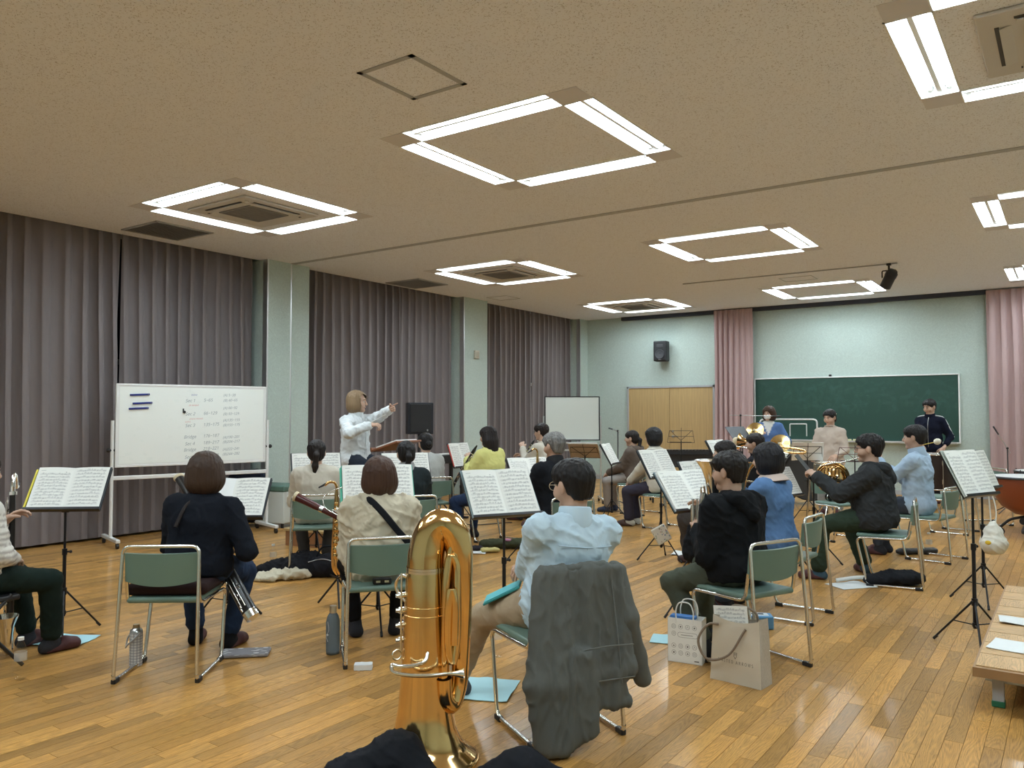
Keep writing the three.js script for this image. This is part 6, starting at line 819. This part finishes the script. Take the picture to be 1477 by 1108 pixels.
// paper bag and canvas tote
{
  const print = canvasTex(512, 640, (g, w, h) => { g.fillStyle = '#efeee8'; g.fillRect(0, 0, w, h); g.strokeStyle = '#6d6862'; g.fillStyle = '#6d6862'; g.lineWidth = 4; const ic = (x, y, k) => { g.beginPath(); g.arc(x, y, 32, 0, 7); g.stroke(); g.beginPath(); if (k % 3 === 0) g.rect(x - 12, y - 12, 24, 24); else if (k % 3 === 1) g.arc(x, y, 13, 0, 7); else { g.moveTo(x - 14, y + 12); g.lineTo(x, y - 16); g.lineTo(x + 14, y + 12); } k % 2 ? g.fill() : g.stroke(); }; [[90, 120], [195, 120], [300, 120], [405, 120], [90, 225], [90, 400], [195, 400], [300, 400], [405, 400], [90, 500], [195, 500], [300, 500], [405, 500]].forEach((p, i) => ic(p[0], p[1], i)); g.beginPath(); g.roundRect ? g.roundRect(150, 200, 300, 70, 35) : g.rect(150, 200, 300, 70); g.stroke(); g.fillRect(200, 232, 180, 8); g.fillRect(400, 590, 70, 16); });
  const t = thing('paper_bag', 'white paper carrier bag printed with rows of small round icons', 'bag', [-1.90, 0, -4.53], .12), w = .2, h = .255, d = .1, pm = std(lin(.78, .77, .72), .8);
  mesh('front_panel', place(new THREE.PlaneGeometry(w, h, 6, 6), 0, h / 2, d / 2), std(0xffffff, .8, 0, { map: print }), t); mesh('back_panel', place(box(w, h, .002), 0, h / 2, -d / 2), pm, t); for (const s of [-1, 1]) mesh('side_panel', place(box(.002, h, d), s * w / 2, h / 2, 0), pm, t); mesh('bottom_panel', box(w, .003, d, 0, .002, 0), pm, t);
  for (const s of [-1, 1]) mesh('handle', curve([[-.05, h - .03, s * .048], [-.05, h + .05, s * .05], [-.03, h + .09, s * .05], [.03, h + .09, s * .05], [.05, h + .05, s * .05], [.05, h - .03, s * .048]], .004, 40, 6), pm, t); const bx = thing('blue_packet', 'blue packet sticking out of the white paper bag', 'packet', [-1.92, .12, -4.53], .12); mesh('packet', box(.15, .15, .05, 0, .07, 0, .006), std(lin(.06, .2, .5), .5), bx); mesh('packet_edge', box(.152, .02, .052, 0, .12, 0, .004), std(lin(.7, .75, .8), .5), bx);
  const canvasW = dataTex(256, 256, (u, v) => { const s = .92 + .06 * Math.sin(u * 400) * Math.sin(v * 400) + .1 * pn(u, v, 30, 30, 2, 6); return [s, s, s]; });
  const logo = canvasTex(512, 512, (g, w, h) => { g.fillStyle = '#d6cbb8'; g.fillRect(0, 0, w, h); for (let i = 0; i < 3000; i++) { g.fillStyle = `rgba(90,75,50,${rr(.02, .07)})`; g.fillRect(rnd() * w, rnd() * h, rr(1, 4), 1); } g.fillStyle = '#5d564c'; g.font = '34px sans-serif'; g.textAlign = 'center'; g.fillText('U N I T E D   A R R O W S', w * .5, h * .70); g.strokeStyle = '#5d564c'; g.lineWidth = 4; g.beginPath(); g.moveTo(240, 270); g.lineTo(243, 300); g.lineTo(256, 318); g.lineTo(269, 300); g.lineTo(272, 270); g.moveTo(250, 268); g.lineTo(252, 292); g.moveTo(262, 268); g.lineTo(260, 292); g.stroke(); });
  const b = thing('tote_bag', 'beige canvas tote bag with printed lettering standing on the floor', 'bag', [-1.52, 0, -4.36], -.12), bw = .29, bh = .35, bd = .13, cm = std(lin(.58, .50, .40), .9, 0, { map: canvasW });
  const bend = (g, f) => { const p = g.attributes.position; for (let i = 0; i < p.count; i++) { const x = p.getX(i), y = p.getY(i), z = p.getZ(i); const k = y / bh; p.setX(i, x * (1.02 - .1 * k)); p.setZ(i, z * (1.05 - .22 * k) + .006 * noise.noise(x * 12, y * 12, z * 3)); if (k > .9) p.setY(i, y - .025 * (1 - (x / (bw / 2)) ** 2)); } g.computeVertexNormals(); return g; };
  mesh('front_panel', bend(new THREE.PlaneGeometry(bw, bh, 16, 16).translate(0, bh / 2, bd / 2)), std(0xffffff, .9, 0, { map: logo }), b); mesh('back_panel', bend(new THREE.PlaneGeometry(bw, bh, 16, 16).translate(0, bh / 2, -bd / 2)), cm, b); for (const s of [-1, 1]) mesh('gusset', bend((() => { const g = new THREE.PlaneGeometry(bd, bh, 8, 16).rotateY(Math.PI / 2).translate(s * bw / 2, bh / 2, 0), p = g.attributes.position; for (let i = 0; i < p.count; i++) p.setX(i, p.getX(i) - s * .035 * (1 - Math.abs(p.getZ(i)) / (bd / 2)) * p.getY(i) / bh); return g; })()), cm, b); mesh('bottom_panel', box(bw, .006, bd, 0, .004, 0), cm, b);
  const st = (s, drop) => mesh('strap', curve(drop ? [[-.1, bh - .05, s * .058], [-.14, bh - .05, s * .09], [-.19, bh - .14, s * .12], [-.14, bh - .23, s * .12], [-.03, bh - .2, s * .10], [.06, bh - .05, s * .062]] : [[-.08, bh - .05, s * .055], [-.07, bh + .03, s * .04], [.0, bh + .05, s * .02], [.07, bh + .02, s * .04], [.08, bh - .05, s * .055]], .007, 50, 6), std(lin(.24, .18, .13), .8), b); st(1, true); st(-1, false);
  const sh = thing('sheet_music', 'printed sheet standing inside the canvas tote bag', 'sheet music', [-1.55, .13, -4.35], -.12); mesh('page', place(new THREE.BoxGeometry(.2, .26, .002), -.01, .14, .01, -.08, 0, .12), pageMat[1], sh);
  const tb = thing('tissue_box', 'blue tissue packet with white print under the chair behind the tote', 'packet', [-1.80, 0, -5.50], .5); mesh('carton', box(.2, .09, .11, 0, .045, 0, .01), std(lin(.1, .3, .55), .4), tb); mesh('top_print', box(.14, .003, .08, 0, .091, 0), std(lin(.7, .75, .78), .5), tb); mesh('slot', box(.08, .003, .02, 0, .094, 0), M.black, tb);
}
// hanging pouches
{
  const h = thing('drawstring_bag', 'white drawstring bag with a small yellow patch hanging from a music stand', 'bag', [-.53, .0, -7.22]);
  mesh('bag_body', ruffle(nets(field([rc(V(0, .47, 0), V(0, .53, 0), .095, .07, { k: .03 }), rc(V(0, .56, 0), V(0, .6, 0), .05, .03, { k: .03 })]), V(-.16, .34, -.16), V(.16, .66, .16), .008), folds(.008, 2, 3)), cloth(lin(.78, .76, .68)), h); for (const s of [-1, 1]) mesh('cord', curve([[s * .015, .6, 0], [s * .02, .72, .005], [s * .008 - .02, .87, .0]], .005, 20, 6), cloth(lin(.8, .79, .73)), h); mesh('yellow_patch', place(ruffle(sph(.02, 0, 0, 0, 1.1, .8, .35), () => 0), -.03, .475, .097 * .95, 0, -.3, 0), cloth(lin(.75, .5, .05)), h);
  const p = thing('hanging_pouch', 'pale patterned pouch hanging low on a music stand', 'pouch', [-3.37, 0, -7.4], .6); const pat = canvasTex(128, 128, (g, w, hh) => { g.fillStyle = '#d8d2c4'; g.fillRect(0, 0, w, hh); for (let i = 0; i < 26; i++) { g.fillStyle = ['#8a9a7a', '#b08a80', '#8f93a0'][i % 3]; g.beginPath(); g.ellipse(rnd() * w, rnd() * hh, rr(3, 9), rr(3, 7), 0, 0, 7); g.fill(); } }); const g = new RoundedBoxGeometry(.15, .17, .03, 3, .013); g.rotateZ(.5); mesh('fabric', g.translate(0, .27, .03), std(0xffffff, .9, 0, { map: pat }), p); mesh('loop', curve([[-.02, .35, .02], [-.005, .4, .0], [.0, .42, -.03]], .004, 12, 5), cloth(BLK), p);
  const k = thing('hanging_bag', 'black bag with a red tag hanging under the black-hooded player\'s stand', 'bag', [-2.24, 0, -5.52], .5); mesh('fabric', ruffle(nets(field([rc(V(0, .47, 0), V(0, .62, 0), .085, .05, { n: V(1, 0, 0), w: 1.2, k: .04 })]), V(-.16, .32, -.16), V(.16, .72, .16), .01), folds(.008, 8, 3)), cloth(BLK), k); mesh('red_tag', box(.014, .05, .006, -.02, .71, .02), cloth(lin(.5, .03, .03)), k);
}
// platform at the edge
{
  const t = thing('stage_platform', 'low wooden stage platform on grey steel legs with green feet', 'platform', [.68, 0, -5.76]); const blk = [lin(.74, .47, .21), lin(.62, .37, .15), lin(.80, .54, .27)].map(c => std(c, .45, 0, { map: grain }));
  mesh('deck_edge', box(2.24, .045, 2.32, 0, .183, 0), std(lin(.35, .2, .09), .5), t); const n = 9; for (let i = 0; i < n; i++) for (let j = 0; j < n; j++) { const s = .2466, g = metric(new THREE.BoxGeometry(s - .003, .006, s - .003)); if ((i + j) % 2) g.rotateY(Math.PI / 2); mesh('parquet_tile', g, blk[(i * 5 + j * 3 + (i * j) % 2) % 3], t).position.set(-1.11 + s * (i + .5), .208, -1.13 + s * (j + .5) * 1.02); }
  for (const [x, z] of [[-1.02, 1.04], [-1.02, -1.04], [1.02, 1.04], [1.02, -1.04]]) { const l = mesh('leg', box(.05, .13, .05, x, .095, z), M.frameGrey, t); mesh('green_foot', box(.058, .03, .058, x, .016, z, .004), std(lin(.02, .16, .08), .5), l); } for (const z of [-1.04, 1.04]) mesh('apron', box(2.1, .05, .03, 0, .145, z), std(lin(.5, .52, .5), .5), t); for (const x of [-1.06, 1.06]) mesh('side_apron', box(.03, .05, 2.1, x, .145, 0), std(lin(.5, .52, .5), .5), t);
  paper('white folded paper on the platform near its far end', -.22, -5.72, .36, .2, .1, pale, 'paper_sheet', .211); paper('white printed sheet on the platform near its corner', -.2, -5.08, .4, .24, -.12, pale, 'paper_sheet', .211, 'paper', .006);
  musicStand({ x: .12, z: -5.55, yaw: 60, y: .95, base: .211, tilt: 30, w: .45, h: .32, v: 1, turn: .9, legs: .34, label: 'black music stand standing on the wooden platform', fl: 'open score on the platform music stand' });
  const b = thing('folding_chair', 'black folding chair under the bass clarinettist', 'chair', [-5.19, 0, -2.03], -175 * D); mesh('seat', box(.4, .035, .38, 0, .40, 0, .014), M.black, b); mesh('backrest', place(box(.4, .18, .02, 0, 0, 0, .009), 0, .7, -.24, -.15, 0, 0), M.black, b); for (const s of [-1, 1]) { mesh('rear_leg', wire([[s * .21, .8, -.25], [s * .21, .42, -.16], [s * .21, .01, .2]], .011, .04), M.black, b); mesh('front_leg', wire([[s * .19, .42, .14], [s * .19, .01, -.28]], .011, .02), M.black, b); } mesh('crossbar', cyl([-.19, .06, -.26], [.19, .06, -.26], .009), M.black, b);
}
{ // mutes on the empty chair
  for (const [dx, dz, label] of [[-.1, .02, 'black and silver mute on the empty chair, nearer the percussion'], [.09, -.04, 'second black and silver mute on the empty chair']]) { const t = thing('mute', label, 'mute', [-2.22 + dx, .485, -9.83 + dz], dx * 6); mesh('cone', place(lathe([[.018, -.08], [.03, -.02], [.048, .05], [.046, .07], [0, .07]], 24), 0, 0, 0, 0, 0, 1.5), M.blackGloss, t); mesh('band', place(new THREE.TorusGeometry(.042, .006, 8, 28), -.035, 0, 0, 0, Math.PI / 2, 0), M.chrome, t); }
}

{ const c = thing('power_cable', 'thin black cable lying on the floor near the loudspeaker stand', 'cable', [-7.9, 0, -9.3]); mesh('cable', curve([[0, .006, 0], [.3, .006, .4], [.1, .006, .9], [.6, .006, 1.1], [.9, .006, .6], [1.4, .006, .9], [1.7, .006, .4]], .006, 120, 6), M.black, c); }
renderer.render(scene, camera);
